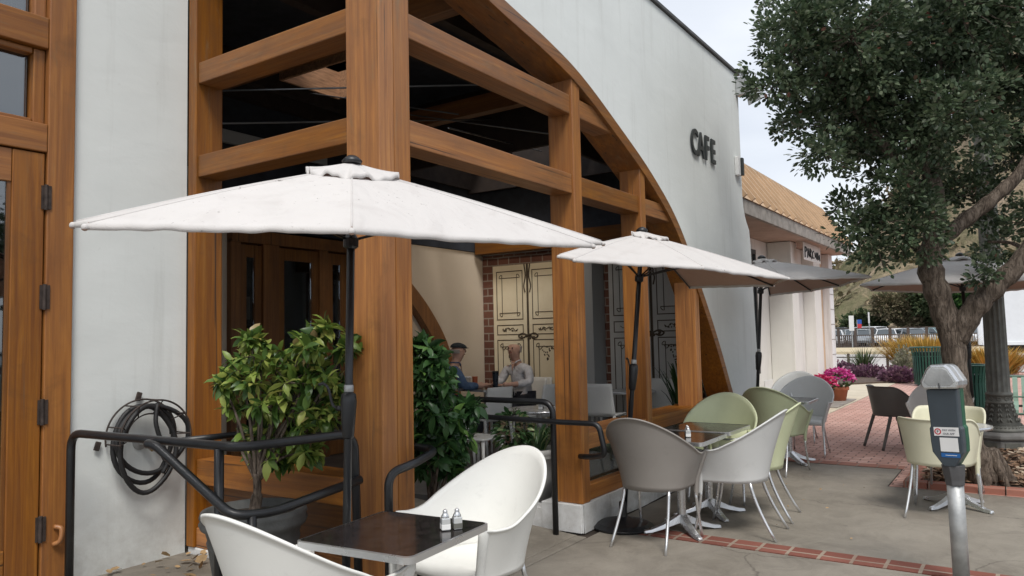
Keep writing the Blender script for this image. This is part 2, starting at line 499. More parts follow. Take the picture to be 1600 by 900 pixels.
def m_concrete():
    t = NT('concrete')
    v = t.coords()
    f = t.noise(v, 0.8, 6, 0.6, 0.3)
    c = t.ramp(f, [(0.3, (0.150, 0.132, 0.108)), (0.52, (0.215, 0.193, 0.162)), (0.75, (0.275, 0.248, 0.21))])
    st = t.ramp(t.noise(t.coords((1.2, 3.0, 1)), 1.1, 6, 0.7), [(0.55, 0.0), (0.8, 0.45)])
    c = t.mix(st, c, (0.12, 0.105, 0.085))
    pt_ = t.ramp(t.noise(v, 2.6, 8, 0.78, 1.2), [(0.42, 0.0), (0.7, 0.5)])
    c = t.mix(pt_, c, (0.335, 0.305, 0.255))
    dk = t.ramp(t.noise(t.coords((1, 1, 1), loc=(7, 3, 0)), 1.7, 7, 0.75, 0.8), [(0.55, 0.0), (0.74, 0.6)])
    c = t.mix(dk, c, (0.095, 0.083, 0.068))
    cr = t.add('ShaderNodeTexVoronoi')
    cr.feature = 'DISTANCE_TO_EDGE'
    cr.inputs['Scale'].default_value = 0.42
    cv_ = t.add('ShaderNodeVectorMath')
    cv_.operation = 'MULTIPLY_ADD'
    cv_.inputs[1].default_value = (0.5, 0.5, 0)
    nz_ = t.add('ShaderNodeTexNoise')
    nz_.inputs['Scale'].default_value = 2.2
    nz_.inputs['Detail'].default_value = 6
    t.link(v, nz_.inputs['Vector'])
    t.link(nz_.outputs['Color'], cv_.inputs[0])
    t.link(v, cv_.inputs[2])
    t.link(cv_.outputs[0], cr.inputs['Vector'])
    ck = t.ramp(cr.outputs['Distance'], [(0.0, 0.65), (0.0028, 0.0)])
    c = t.mix(ck, c, (0.07, 0.06, 0.05))
    sp = t.ramp(t.noise(v, 55, 3, 0.7), [(0.60, 0.0), (0.70, 0.45)])
    c = t.mix(sp, c, (0.12, 0.11, 0.10))
    gum = t.add('ShaderNodeTexVoronoi')
    gum.inputs['Scale'].default_value = 2.2
    t.link(v, gum.inputs['Vector'])
    gs = t.ramp(gum.outputs['Distance'], [(0.02, 0.55), (0.05, 0.0)])
    c = t.mix(gs, c, (0.11, 0.10, 0.09))
    t.set(c, t.ramp(f, [(0.3, 0.6), (0.7, 0.85)]), spec=0.3)
    t.bump(t.noise(v, 110, 4), 0.25, 0.006)
    MATS['concrete'] = t.m


m_concrete()


def m_brick(name, w, h, off, c1, c2, mortar, rot=0.0, msize=0.012, axes='xy', bump=0.6, moff=(0, 0, 0)):
    t = NT(name)
    g = t.add('ShaderNodeNewGeometry')
    sep = t.add('ShaderNodeSeparateXYZ')
    t.link(g.outputs['Position'], sep.inputs[0])
    cmb = t.add('ShaderNodeCombineXYZ')
    idx = {'x': 'X', 'y': 'Y', 'z': 'Z'}
    t.link(sep.outputs[idx[axes[0]]], cmb.inputs[0])
    t.link(sep.outputs[idx[axes[1]]], cmb.inputs[1])
    mp = t.add('ShaderNodeMapping')
    mp.inputs['Rotation'].default_value = (0, 0, rot)
    mp.inputs['Location'].default_value = moff
    t.link(cmb.outputs[0], mp.inputs['Vector'])
    b = t.add('ShaderNodeTexBrick')
    b.offset = off
    b.inputs['Scale'].default_value = 1.0
    b.inputs['Brick Width'].default_value = w
    b.inputs['Row Height'].default_value = h
    b.inputs['Mortar Size'].default_value = msize
    b.inputs['Mortar Smooth'].default_value = 0.2
    b.inputs['Bias'].default_value = 0.0
    b.inputs['Color1'].default_value = (*c1, 1)
    b.inputs['Color2'].default_value = (*c2, 1)
    b.inputs['Mortar'].default_value = (*mortar, 1)
    # wobble the joints a little
    v = t.coords()
    nz = t.add('ShaderNodeTexNoise')
    nz.inputs['Scale'].default_value = 3.0
    t.link(v, nz.inputs['Vector'])
    mv = t.add('ShaderNodeVectorMath')
    mv.operation = 'MULTIPLY_ADD'
    mv.inputs[1].default_value = (0.02, 0.02, 0)
    t.link(nz.outputs['Color'], mv.inputs[0])
    t.link(mp.outputs[0], mv.inputs[2])
    t.link(mv.outputs[0], b.inputs['Vector'])
    f = t.noise(v, 1.6, 6, 0.7)
    c = t.mix(t.ramp(f, [(0.35, 0.0), (0.75, 0.6)]), b.outputs['Color'], tuple(x * 0.62 for x in c1))
    c = t.mix(t.ramp(t.noise(v, 40, 4, 0.7), [(0.6, 0.0), (0.75, 0.35)]), c, (0.30, 0.26, 0.23))
    t.set(c, 0.85, spec=0.25)
    inv = t.ramp(b.outputs['Fac'], [(0.0, 1.0), (1.0, 0.0)])
    t.bump(t.mix(0.25, inv, t.noise(v, 60, 4)), bump, 0.008)
    MATS[name] = t.m


m_brick('brick_paving', 0.21, 0.105, 0.5, (0.50, 0.285, 0.235), (0.64, 0.41, 0.35), (0.17, 0.12, 0.10), rot=R(90), msize=0.0085)
m_brick('brick_band', 0.205, 0.212, 0.0, (0.185, 0.066, 0.048), (0.27, 0.105, 0.078), (0.34, 0.28, 0.22), rot=R(90), msize=0.013, moff=(0.0, 5.465, 0))
m_brick('brick_edging', 0.205, 0.11, 0.0, (0.34, 0.14, 0.10), (0.42, 0.19, 0.14), (0.30, 0.24, 0.20), rot=R(90), msize=0.008)
m_brick('brick_mural', 0.20, 0.115, 0.5, (0.13, 0.055, 0.040), (0.20, 0.09, 0.06), (0.33, 0.28, 0.23), msize=0.010, axes='yz', bump=0.1)


def m_hill():
    t = NT('hill_scrub')
    g = t.add('ShaderNodeNewGeometry')
    mp = t.add('ShaderNodeMapping')
    t.link(g.outputs['Position'], mp.inputs['Vector'])
    v = mp.outputs[0]
    f = t.noise(v, 0.045, 9, 0.72, 0.6)
    c = t.ramp(f, [(0.30, (0.10, 0.115, 0.05)), (0.46, (0.20, 0.175, 0.105)), (0.54, (0.34, 0.265, 0.18)), (0.7, (0.46, 0.36, 0.27))])
    s = t.ramp(t.noise(v, 0.55, 6, 0.75), [(0.5, 0.0), (0.66, 0.75)])
    c = t.mix(s, c, (0.10, 0.10, 0.055))
    t.set(c, 0.95, spec=0.1)
    t.bump(t.noise(v, 0.5, 6, 0.7), 1.0, 1.2)
    MATS['hill_scrub'] = t.m


m_hill()


def m_mural_paint():
    t = NT('door_paint')
    v = t.coords()
    c = t.ramp(t.noise(v, 1.6, 4, 0.6), [(0.3, (0.70, 0.60, 0.42)), (0.7, (0.80, 0.72, 0.54))])
    s = t.ramp(t.noise(t.coords((1, 6, 0.7)), 2.0, 6, 0.7), [(0.6, 0.0), (0.8, 0.35)])
    c = t.mix(s, c, (0.25, 0.19, 0.12))
    t.set(c, 0.6)
    MATS['door_paint'] = t.m
    t = NT('door_paint_grey')
    v = t.coords()
    c = t.ramp(t.noise(v, 1.6, 4, 0.6), [(0.3, (0.50, 0.49, 0.46)), (0.7, (0.60, 0.59, 0.56))])
    t.set(c, 0.6)
    MATS['door_paint_grey'] = t.m


m_mural_paint()


# ------------------------------------------------------------------ mesh helpers
class MB:
    def __init__(s):
        s.v, s.f = [], []

    def quad(s, pts):
        k = len(s.v)
        s.v += [tuple(p) for p in pts]
        s.f.append(tuple(range(k, k + len(pts))))
        return s

    def box(s, x0, x1, y0, y1, z0, z1):
        k = len(s.v)
        s.v += [(x0, y0, z0), (x1, y0, z0), (x1, y1, z0), (x0, y1, z0), (x0, y0, z1), (x1, y0, z1), (x1, y1, z1), (x0, y1, z1)]
        s.f += [tuple(k + i for i in q) for q in ((3, 2, 1, 0), (4, 5, 6, 7), (0, 1, 5, 4), (1, 2, 6, 5), (2, 3, 7, 6), (3, 0, 4, 7))]
        return s

    def obox(s, c, size, rot):
        """box of a size centred at c, turned by a Matrix"""
        k = len(s.v)
        hx, hy, hz = [q / 2 for q in size]
        for p in ((-hx, -hy, -hz), (hx, -hy, -hz), (hx, hy, -hz), (-hx, hy, -hz), (-hx, -hy, hz), (hx, -hy, hz), (hx, hy, hz), (-hx, hy, hz)):
            w = rot @ Vector(p) + Vector(c)
            s.v.append(tuple(w))
        s.f += [tuple(k + i for i in q) for q in ((3, 2, 1, 0), (4, 5, 6, 7), (0, 1, 5, 4), (1, 2, 6, 5), (2, 3, 7, 6), (3, 0, 4, 7))]
        return s

    def prism(s, poly, axis, a0, a1):
        """extrude a 2D polygon along an axis; poly coords are the two other axes in order"""
        k = len(s.v)
        n = len(poly)

        def mk(p, a):
            return {'x': (a, p[0], p[1]), 'y': (p[0], a, p[1]), 'z': (p[0], p[1], a)}[axis]
        s.v += [mk(p, a0) for p in poly] + [mk(p, a1) for p in poly]
        s.f.append(tuple(range(k, k + n)))
        s.f.append(tuple(range(k + 2 * n - 1, k + n - 1, -1)))
        for i in range(n):
            j = (i + 1) % n
            s.f.append((k + j, k + i, k + n + i, k + n + j))
        return s

    def tube(s, pts, r, seg=10, closed=False, cap=True):
        pts = [Vector(p) for p in pts]
        n = len(pts)
        rr = r if isinstance(r, (list, tuple)) else [r] * n
        k = len(s.v)
        up = None
        for i, p in enumerate(pts):
            a = pts[(i - 1) % n] if (i > 0 or closed) else p
            b = pts[(i + 1) % n] if (i < n - 1 or closed) else p
            t = (b - a)
            t = t.normalized() if t.length > 1e-9 else Vector((0, 0, 1))
            if up is None:
                up = t.orthogonal().normalized()
            else:
                up = (up - t * up.dot(t))
                up = up.normalized() if up.length > 1e-6 else t.orthogonal().normalized()
            w = t.cross(up)
            for j in range(seg):
                an = 2 * math.pi * j / seg
                s.v.append(tuple(p + (up * math.cos(an) + w * math.sin(an)) * rr[i]))
        m = n if closed else n - 1
        for i in range(m):
            for j in range(seg):
                a = k + i * seg + j
                b = k + i * seg + (j + 1) % seg
                c = k + ((i + 1) % n) * seg + (j + 1) % seg
                e = k + ((i + 1) % n) * seg + j
                s.f.append((a, b, c, e))
        if cap and not closed:
            s.f.append(tuple(k + j for j in range(seg - 1, -1, -1)))
            s.f.append(tuple(k + (n - 1) * seg + j for j in range(seg)))
        return s

    def lathe(s, prof, seg=24, c=(0, 0, 0), sx=1.0, sy=1.0, cap=True):
        k = len(s.v)
        for r, z in prof:
            for j in range(seg):
                a = 2 * math.pi * j / seg
                s.v.append((c[0] + r * math.cos(a) * sx, c[1] + r * math.sin(a) * sy, c[2] + z))
        n = len(prof)
        for i in range(n - 1):
            for j in range(seg):
                j2 = (j + 1) % seg
                s.f.append((k + i * seg + j, k + i * seg + j2, k + (i + 1) * seg + j2, k + (i + 1) * seg + j))
        if cap:
            s.f.append(tuple(k + j for j in range(seg - 1, -1, -1)))
            s.f.append(tuple(k + (n - 1) * seg + j for j in range(seg)))
        return s

    def ball(s, c, r, seg=12, rings=8, sc_=(1, 1, 1)):
        prof = [(max(1e-4, math.sin(math.pi * i / rings)) * r, -math.cos(math.pi * i / rings) * r * sc_[2]) for i in range(rings + 1)]
        return s.lathe(prof, seg, c, sc_[0], sc_[1])

    def grid(s, P):
        k = len(s.v)
        a, b = len(P), len(P[0])
        for row in P:
            s.v += [tuple(q) for q in row]
        for i in range(a - 1):
            for j in range(b - 1):
                s.f.append((k + i * b + j, k + i * b + j + 1, k + (i + 1) * b + j + 1, k + (i + 1) * b + j))
        return s

    def add(s, other, M=None):
        k = len(s.v)
        s.v += [tuple(M @ Vector(p)) if M is not None else p for p in other.v]
        s.f += [tuple(k + i for i in f) for f in other.f]
        return s

    def build(s, name, mat, parent=None, smooth=False, bevel=0, solid=0, world=True, subsurf=0, offset=0.0, label=None):
        me = bpy.data.meshes.new(name)
        v = s.v
        if parent is not None and world:
            L = WL[parent.name]
            v = [(p[0] - L[0], p[1] - L[1], p[2] - L[2]) for p in v]
        me.from_pydata(v, [], s.f)
        me.update()
        o = bpy.data.objects.new(name, me)
        COL.objects.link(o)
        me.materials.append(MATS[mat])
        if smooth:
            me.polygons.foreach_set('use_smooth', [True] * len(me.polygons))
        if parent is not None:
            o.parent = parent
        WL[o.name] = WL[parent.name] if parent is not None else (0, 0, 0)
        if solid:
            m = o.modifiers.new('solid', 'SOLIDIFY')
            m.thickness = solid
            m.offset = offset
        if bevel:
            m = o.modifiers.new('bevel', 'BEVEL')
            m.width = bevel
            m.segments = 2
            m.limit_method = 'ANGLE'
            m.angle_limit = R(40)
        if subsurf:
            m = o.modifiers.new('sub', 'SUBSURF')
            m.levels = m.render_levels = subsurf
        if label:
            o['label'] = label
        return o


WL = {}        # world position of the thing each mesh hangs under


def tag(o, label=None, cat=None, group=None, kind=None):
    if label:
        o['label'] = label
    if cat:
        o['category'] = cat
    if group:
        o['group'] = group
    if kind:
        o['kind'] = kind
    return o


def thing(name, label, cat, loc=(0, 0, 0), rot=0.0, group=None, tilt=None):
    o = bpy.data.objects.new(name, None)
    o.empty_display_size = 0.1
    COL.objects.link(o)
    o.location = loc
    o.rotation_euler = tilt if tilt else (0, 0, rot)
    WL[o.name] = tuple(loc)
    return tag(o, label, cat, group)


def kids(o):
    return [c for c in list(o.children)]


def copy_tree(o, loc=None, rot=None, label=None, parent=None, group=None):
    c = o.copy()
    COL.objects.link(c)
    c.parent = parent
    WL[c.name] = WL.get(o.name, (0, 0, 0))
    for ch in kids(o):
        copy_tree(ch, parent=c)
    if loc is not None:
        c.location = loc
    if rot is not None:
        c.rotation_euler = (0, 0, rot)
    if label:
        c['label'] = label
    if group:
        c['group'] = group
    return c


def fillet(pts, rad, n=6, closed=False):
    """round the corners of a polyline"""
    P = [Vector(p) for p in pts]
    out = [P[0]]
    for i in range(1, len(P) - 1):
        a, b, c = P[i - 1], P[i], P[i + 1]
        u, w = (a - b), (c - b)
        r = min(rad, u.length * 0.48, w.length * 0.48)
        p0, p1 = b + u.normalized() * r, b + w.normalized() * r
        for k in range(n + 1):
            t = k / n
            out.append(p0 * (1 - t) ** 2 + b * 2 * t * (1 - t) + p1 * t ** 2)
    out.append(P[-1])
    return out


def spline(pts, n=8):
    P = [Vector(p) for p in pts]
    P = [P[0] * 2 - P[1]] + P + [P[-1] * 2 - P[-2]]
    out = []
    for i in range(1, len(P) - 2):
        for k in range(n):
            t = k / n
            a, b, c, e = P[i - 1], P[i], P[i + 1], P[i + 2]
            out.append(0.5 * ((2 * b) + (c - a) * t + (2 * a - 5 * b + 4 * c - e) * t * t + (3 * b - a - 3 * c + e) * t ** 3))
    out.append(P[-2])
    return out


def np_mesh(name, V, F, mat, parent=None, smooth=False):
    me = bpy.data.meshes.new(name)
    me.vertices.add(len(V))
    me.vertices.foreach_set('co', V.astype(np.float32).ravel())
    nf, k = F.shape
    me.loops.add(nf * k)
    me.loops.foreach_set('vertex_index', F.astype(np.int32).ravel())
    me.polygons.add(nf)
    me.polygons.foreach_set('loop_start', np.arange(0, nf * k, k, dtype=np.int32))
    me.polygons.foreach_set('loop_total', np.full(nf, k, dtype=np.int32))
    if smooth:
        me.polygons.foreach_set('use_smooth', np.ones(nf, dtype=bool))
    me.update(calc_edges=True)
    me.validate()
    me.materials.append(MATS[mat])
    o = bpy.data.objects.new(name, me)
    COL.objects.link(o)
    if parent is not None:
        o.parent = parent
    WL[o.name] = WL[parent.name] if parent is not None else (0, 0, 0)
    return o


T_OVAL = (np.array([(0, 0, 0), (.30, .28, .03), (.27, .72, .02), (0, 1, -.05), (-.27, .72, .02), (-.30, .28, .03)]), np.array([(0, 1, 2, 3), (0, 3, 4, 5)]))
T_LEAF = (np.array([(0, 0, 0), (.17, .22, .05), (.21, .5, .06), (.13, .78, .0), (0, 1, -.16), (-.13, .78, .0), (-.21, .5, .06), (-.17, .22, .05), (0, .25, 0), (0, .52, .0), (0, .78, -.05)]),
          np.array([(0, 1, 8, 8), (1, 2, 9, 8), (2, 3, 10, 9), (3, 4, 10, 10), (0, 8, 7, 7), (7, 8, 9, 6), (6, 9, 10, 5), (5, 10, 4, 4)]))


def leaves(name, P, D, size, mat, parent=None, T=T_OVAL, jitter=0.25, up=None, off=None):
    """one leaf per row of P, growing along D"""
    P = np.asarray(P, float)
    D = np.asarray(D, float)
    n = len(P)
    D = D / (np.linalg.norm(D, axis=1, keepdims=True) + 1e-9)
    U = NP.normal(size=(n, 3)) * 0.55 + np.array([0, 0, 1.0]) if up is None else up
    X = np.cross(D, U)
    X /= np.linalg.norm(X, axis=1, keepdims=True) + 1e-9
    Z = np.cross(X, D)
    s = size * (1 + NP.uniform(-jitter, jitter, size=n))
    tv, tf = T
    V = P[:, None, :] + s[:, None, None] * (tv[None, :, 0:1] * X[:, None, :] + tv[None, :, 1:2] * D[:, None, :] + tv[None, :, 2:3] * Z[:, None, :])
    V = V.reshape(-1, 3)
    if parent is not None:
        V = V - np.array(WL[parent.name])
    F = (tf[None] + (np.arange(n) * len(tv))[:, None, None]).reshape(-1, 4)
    tri = F[:, 2] == F[:, 3]
    if tri.any():
        # tris of the pointed leaves: keep everything as triangles
        q = F[~tri]
        t3 = F[tri][:, :3]
        F = np.vstack([q[:, [0, 1, 2]], q[:, [0, 2, 3]], t3])
    return np_mesh(name, V, F, mat, parent)


def rand_dirs(n):
    d = NP.normal(size=(n, 3))
    return d / np.linalg.norm(d, axis=1, keepdims=True)


def blades(name, c, n, h, spread, mat, parent=None, w=0.012, droop=0.5, base=0.05, seg=5, lean=0.0):
    """arching strap leaves from one crown"""
    V, F = [], []
    for i in range(n):
        a = random.uniform(0, 2 * math.pi)
        hh = h * random.uniform(0.6, 1.1)
        sp = spread * random.uniform(0.3, 1.1)
        b = (c[0] + math.cos(a) * base * random.random(), c[1] + math.sin(a) * base * random.random(), c[2])
        k = len(V)
        px, py = -math.sin(a), math.cos(a)
        for j in range(seg + 1):
            t = j / seg
            x = sp * t
            z = hh * (t * (1 + droop) - droop * 1.15 * t * t * (1 + 0.3 * t))
            ww = w * (1 - t) ** 0.6 if j < seg else 0.0005
            for sgn in (-1, 1):
                V.append((b[0] + math.cos(a) * x + px * ww * sgn, b[1] + math.sin(a) * x + py * ww * sgn, b[2] + z))
        for j in range(seg):
            F.append((k + 2 * j, k + 2 * j + 1, k + 2 * j + 3, k + 2 * j + 2))
    V = np.array(V)
    if parent is not None:
        V = V - np.array(WL[parent.name])
    return np_mesh(name, V, np.array(F), mat, parent)


def text_mesh(txt, size, depth=0.01, bold=0.0, spacing=1.0):
    cu = bpy.data.curves.new('txt', 'FONT')
    cu.body = txt
    cu.size = size
    cu.extrude = depth / 2
    cu.offset = bold
    cu.space_character = spacing
    cu.align_x = 'LEFT'
    o = bpy.data.objects.new('txt', cu)
    COL.objects.link(o)
    bpy.context.view_layer.update()
    dg = bpy.context.evaluated_depsgraph_get()
    me = bpy.data.meshes.new_from_object(o.evaluated_get(dg))
    mb = MB()
    mb.v = [tuple(v.co) for v in me.vertices]
    mb.f = [tuple(p.vertices) for p in me.polygons]
    bpy.data.objects.remove(o)
    bpy.data.curves.remove(cu)
    bpy.data.meshes.remove(me)
    return mb

# ================================================================== SETTING
def struct(name, mb, mat, **kw):
    return tag(mb.build(name, mat, **kw), kind='structure')


struct('ground', MB().quad([(-300, -300, -0.03), (600, -300, -0.03), (600, 300, -0.03), (-300, 300, -0.03)]), 'asphalt_lot')


def slabs(name, rects, z, mat, gap=0.006, thick=0.03):
    """paving slabs with tooled joints between them"""
    m = MB()
    for x0, x1, y0, y1 in rects:
        m.box(x0 + gap, x1 - gap, y0 + gap, y1 - gap, z - thick, z)
    return struct(name, m, mat, bevel=0.008)


rects = []
ys = [-2.6, -1.2, 0.55, 2.86, 4.4]
for x0, x1 in ((-9, -6), (-6, -3), (-3, -0.6), (-0.6, 1.5), (1.5, 3.35), (3.35, 5.46)):
    for i in range(4):
        if i == 3 and x0 > 3.2:
            continue
        rects.append((x0, x1, ys[i], ys[i + 1]))
rects += [(3.35, 5.20, 2.86, 4.4)]
slabs('sidewalk', rects, 0.0, 'concrete')
rects = [(5.68, 8.286, -2.6, 2.915), (8.274, 9.32, 1.19, 2.915)]
slabs('sidewalk_far', rects, 0.0, 'concrete')
struct('joint_bed', MB().box(-9, 9.3, -2.6, 4.4, -0.028, -0.010), 'soil')
struct('brick_band', MB().box(5.465, 5.675, -2.6, 2.93, -0.008, 0.002), 'brick_band')
struct('brick_paving', MB().prism([(8.29, -2.6), (30.0, -2.6), (30.0, 3.9), (21.0, 3.05), (15.0, 3.05), (13.0, 3.45), (9.9, 3.45), (9.9, 2.93), (9.33, 2.93), (9.33, 1.18), (8.29, 1.18)], 'z', -0.02, -0.001), 'brick_paving')
struct('brick_border', MB().box(9.33, 9.53, 1.18, 2.93, 0.0, 0.004), 'brick_edging')
struct('pale_pavement', MB().box(9.9, 24.0, 3.06, 4.2, -0.015, 0.006), 'pale_concrete')
struct('roadside_kerb', MB().box(-40, 40, -2.78, -2.6, -0.14, 0.012), 'concrete', bevel=0.02)
struct('street', MB().quad([(-60, -14, -0.02), (60, -14, -0.02), (60, -2.78, -0.02), (-60, -2.78, -0.02)]), 'asphalt_lot')

# tree bed with mulch, edged in brick
bed = MB()
n = 26
P = []
for i in range(n + 1):
    row = []
    for j in range(n + 1):
        x = 8.45 + 1.2 * i / n
        y = -2.3 + 3.22 * j / n
        e = min(i, n - i, j, n - j) / n
        row.append((x, y, 0.006 + min(e, 0.2) * 0.28 + random.uniform(0, 0.012)))
    P.append(row)
bed.grid(P)
P = []
for i in range(n + 1):
    row = []
    for j in range(n + 1):
        x = 9.82 + 2.4 * i / n
        y = -2.3 + 3.0 * j / n
        e = min(i, n - i, j, n - j) / n
        row.append((x, y, 0.006 + min(e, 0.2) * 0.22 + random.uniform(0, 0.012)))
    P.append(row)
bed.grid(P)
struct('tree_bed', bed, 'bark_mulch', smooth=True)
ed = MB()
for x0, x1, y0, y1 in ((8.31, 8.45, -2.3, 1.06), (9.66, 9.81, -2.3, 1.06), (8.45, 9.66, 0.92, 1.06), (9.81, 12.3, 0.70, 0.84), (12.2, 12.34, -2.3, 0.70)):
    L = max(x1 - x0, y1 - y0)
    k = int(L / 0.205)
    for i in range(k):
        a, b = i / k, (i + 1) / k
        hz = 0.055 + random.uniform(-0.004, 0.004)
        if x1 - x0 > y1 - y0:
            ed.box(x0 + (x1 - x0) * a + 0.004, x0 + (x1 - x0) * b - 0.004, y0, y1, -0.02, hz)
        else:
            ed.box(x0, x1, y0 + (y1 - y0) * a + 0.004, y0 + (y1 - y0) * b - 0.004, -0.02, hz)
struct('bed_edging', ed, 'brick_edging', bevel=0.006)


def litter(name, n, region, mat, size, z, hole=None):
    P, D = [], []
    for i in range(n):
        x, y = random.uniform(region[0], region[1]), random.uniform(region[2], region[3])
        P.append((x, y, z + random.uniform(0, 0.03)))
        a = random.uniform(0, 6.3)
        D.append((math.cos(a), math.sin(a), random.uniform(-0.15, 0.35)))
    o = leaves(name, P, D, size, mat, T=T_OVAL, jitter=0.6)
    return tag(o, kind='stuff')


litter('mulch_chips', 1500, (8.5, 9.62, -1.2, 0.9), 'wood_chip', 0.065, 0.055)
litter('pale_mulch_chips', 420, (8.5, 9.62, -1.2, 0.9), 'chip_pale', 0.06, 0.068)
litter('rear_mulch_chips', 1500, (9.85, 12.2, -1.2, 0.65), 'wood_chip', 0.07, 0.05)
litter('rear_pale_chips', 500, (9.85, 12.2, -1.2, 0.65), 'chip_pale', 0.07, 0.062)
litter('fallen_leaves', 42, (2.35, 3.3, 4.05, 4.72), 'dry_leaf', 0.055, 0.146)
litter('pavement_litter', 16, (5.7, 8.2, 0.9, 2.8), 'dry_leaf', 0.02, 0.004)

# raised slab beside the white wall, ramp, interior floor
struct('raised_slab', MB().box(0.9, 3.06, 3.25, 4.8, -0.02, 0.140), 'concrete', bevel=0.01)
struct('ramp', MB().prism([(2.95, 0.003), (4.7, 0.128), (7.2, 0.13), (7.2, -0.02), (2.95, -0.02)], 'x', 3.07, 5.19), 'concrete')
struct('cafe_floor', MB().box(5.30, 9.4, 3.12, 7.2, 0.0, 0.13), 'interior_floor')

# distance: bed, road, car park, hills
far = MB().prism([(24.5, 2.6), (30.0, 1.0), (30.0, 12.0), (22.5, 12.0), (22.5, 4.2)], 'z', -0.02, 0.05)
struct('planting_bed', far, 'bark_mulch')
struct('far_road', MB().quad([(30.5, -40, 0.0), (50, -40, 0.0), (50, 60, 0.0), (30.5, 60, 0.0)]), 'road_far')
struct('far_kerb', MB().box(50, 61, -40, 60, -0.02, 0.16), 'tan_kerb')
struct('car_park', MB().quad([(62, -50, 0.02), (112, -50, 0.02), (112, 70, 0.02), (62, 70, 0.02)]), 'asphalt_lot')

hm = MB()
P = []
for i in range(46):
    row = []
    for j in range(70):
        x = 112 + 190 * i / 45
        y = -110 + 230 * j / 69
        ridge = 10 + max(0.0, min(62, (48 - y) * 1.02)) + 3.5 * math.sin(y * 0.11) + 2.0 * math.sin(y * 0.31 + 1)
        t = min(1.0, max(0.0, (x - 118 - 5 * math.sin(y * 0.07)) / (78 + 20 * math.sin(y * 0.05))))
        s = t * t * (3 - 2 * t)
        z = ridge * s + (2.2 * math.sin(x * 0.16 + y * 0.11) + 1.6 * math.sin(x * 0.29 - y * 0.21) + 1.0 * math.sin(y * 0.5 + x * 0.1)) * s
        row.append((x, y, z - 0.5 if i else -1))
    P.append(row)
hm.grid(P)
hills = struct('hills', hm, 'hill_scrub', smooth=True)
HP = []
HD = []
for _ in range(1100):
    i, j = random.randrange(2, 44), random.randrange(2, 66)
    c = P[i][j]
    r = random.uniform(0.6, 2.2)
    for d in rand_dirs(14):
        HP.append((c[0] + d[0] * r, c[1] + d[1] * r * 1.2 + random.uniform(-1, 1), c[2] + abs(d[2]) * r * 0.9))
        HD.append(d)
tag(leaves('hillside_brush', HP, HD, 1.5, 'leaf_hill'), kind='stuff')


# ================================================================== CAFE BUILDING
X0, Y0 = 3.055, 2.939
cafe = thing('cafe_building', 'white stucco cafe building with big brown timber arch facade and entrance', 'building', (X0, Y0, 0))

# ---- arch curve on the facade plane (outer edge): x, z
ARC = [(2.9, 4.12), (3.6, 4.07), (4.31, 3.935), (4.9, 3.83), (5.42, 3.70), (6.05, 3.45), (6.82, 3.10), (7.49, 2.665), (8.175, 1.92), (8.62, 1.37), (9.02, 0.80)]
arc = [(p.x, p.z) for p in spline([(x, 0, z) for x, z in ARC], 5)]


def offset_curve(c, d):
    out = []
    for i, p in enumerate(c):
        a = c[max(0, i - 1)]
        b = c[min(len(c) - 1, i + 1)]
        t = Vector((b[0] - a[0], b[1] - a[1])).normalized()
        nrm = Vector((t.y, -t.x))       # towards the inside (below / left)
        if nrm.y > 0:
            nrm = -nrm
        out.append((p[0] + nrm.x * d, p[1] + nrm.y * d))
    return out


arc_in = offset_curve(arc, 0.115)

# white facade wall right of the arch, splayed at its far end
wall = MB()
right = [(9.02, 0.80), (9.12, 0.0), (10.16, 0.0), (10.10, 0.9), (10.02, 2.0), (9.97, 2.85), (9.80, 3.02), (9.715, 3.2), (9.70, 4.885), (2.9, 4.885)]
k = len(wall.v)
YF, YB = Y0 - 0.012, Y0 + 0.33
# front and back faces as a strip of quads from the arch to the outline
outl = []
for i, p in enumerate(arc):
    t = i / (len(arc) - 1)
    # matching outline point: along the top, then down the right-hand edge
    top = (p[0] + (0.55 * t), 4.885)
    outl.append(top)
edge = []
m_ = len(arc)
for i, p in enumerate(arc):
    s = i / (m_ - 1)
    if s < 0.62:
        u = s / 0.62
        edge.append((2.9 + (9.70 - 2.9) * u, 4.885))
    else:
        u = (s - 0.62) / 0.38
        pts = [(9.70, 4.885), (9.715, 3.2), (9.80, 3.02), (9.97, 2.85), (10.02, 2.0), (10.10, 0.9), (10.16, 0.0)]
        q = u * (len(pts) - 1)
        a = int(min(q, len(pts) - 2))
        f = q - a
        edge.append((pts[a][0] * (1 - f) + pts[a + 1][0] * f, pts[a][1] * (1 - f) + pts[a + 1][1] * f))
for y, flip in ((YF, False), (YB, True)):
    rows = []
    for i in range(m_):
        row = []
        for j in range(7):
            f = j / 6
            row.append((arc[i][0] * (1 - f) + edge[i][0] * f, y, arc[i][1] * (1 - f) + edge[i][1] * f))
        rows.append(row)
    if flip:
        rows = rows[::-1]
    wall.grid(rows)
for i in range(m_ - 1):
    wall.quad([(edge[i][0], YF, edge[i][1]), (edge[i][0], YB, edge[i][1]), (edge[i + 1][0], YB, edge[i + 1][1]), (edge[i + 1][0], YF, edge[i + 1][1])])
    wall.quad([(arc[i + 1][0], YF, arc[i + 1][1]), (arc[i + 1][0], YB, arc[i + 1][1]), (arc[i][0], YB, arc[i][1]), (arc[i][0], YF, arc[i][1])])
# piece under the arch foot
wall.quad([(9.02, YF, 0.80), (10.16, YF, 0.0), (9.12, YF, 0.0)])
wall.build('wall', 'plaster', cafe)
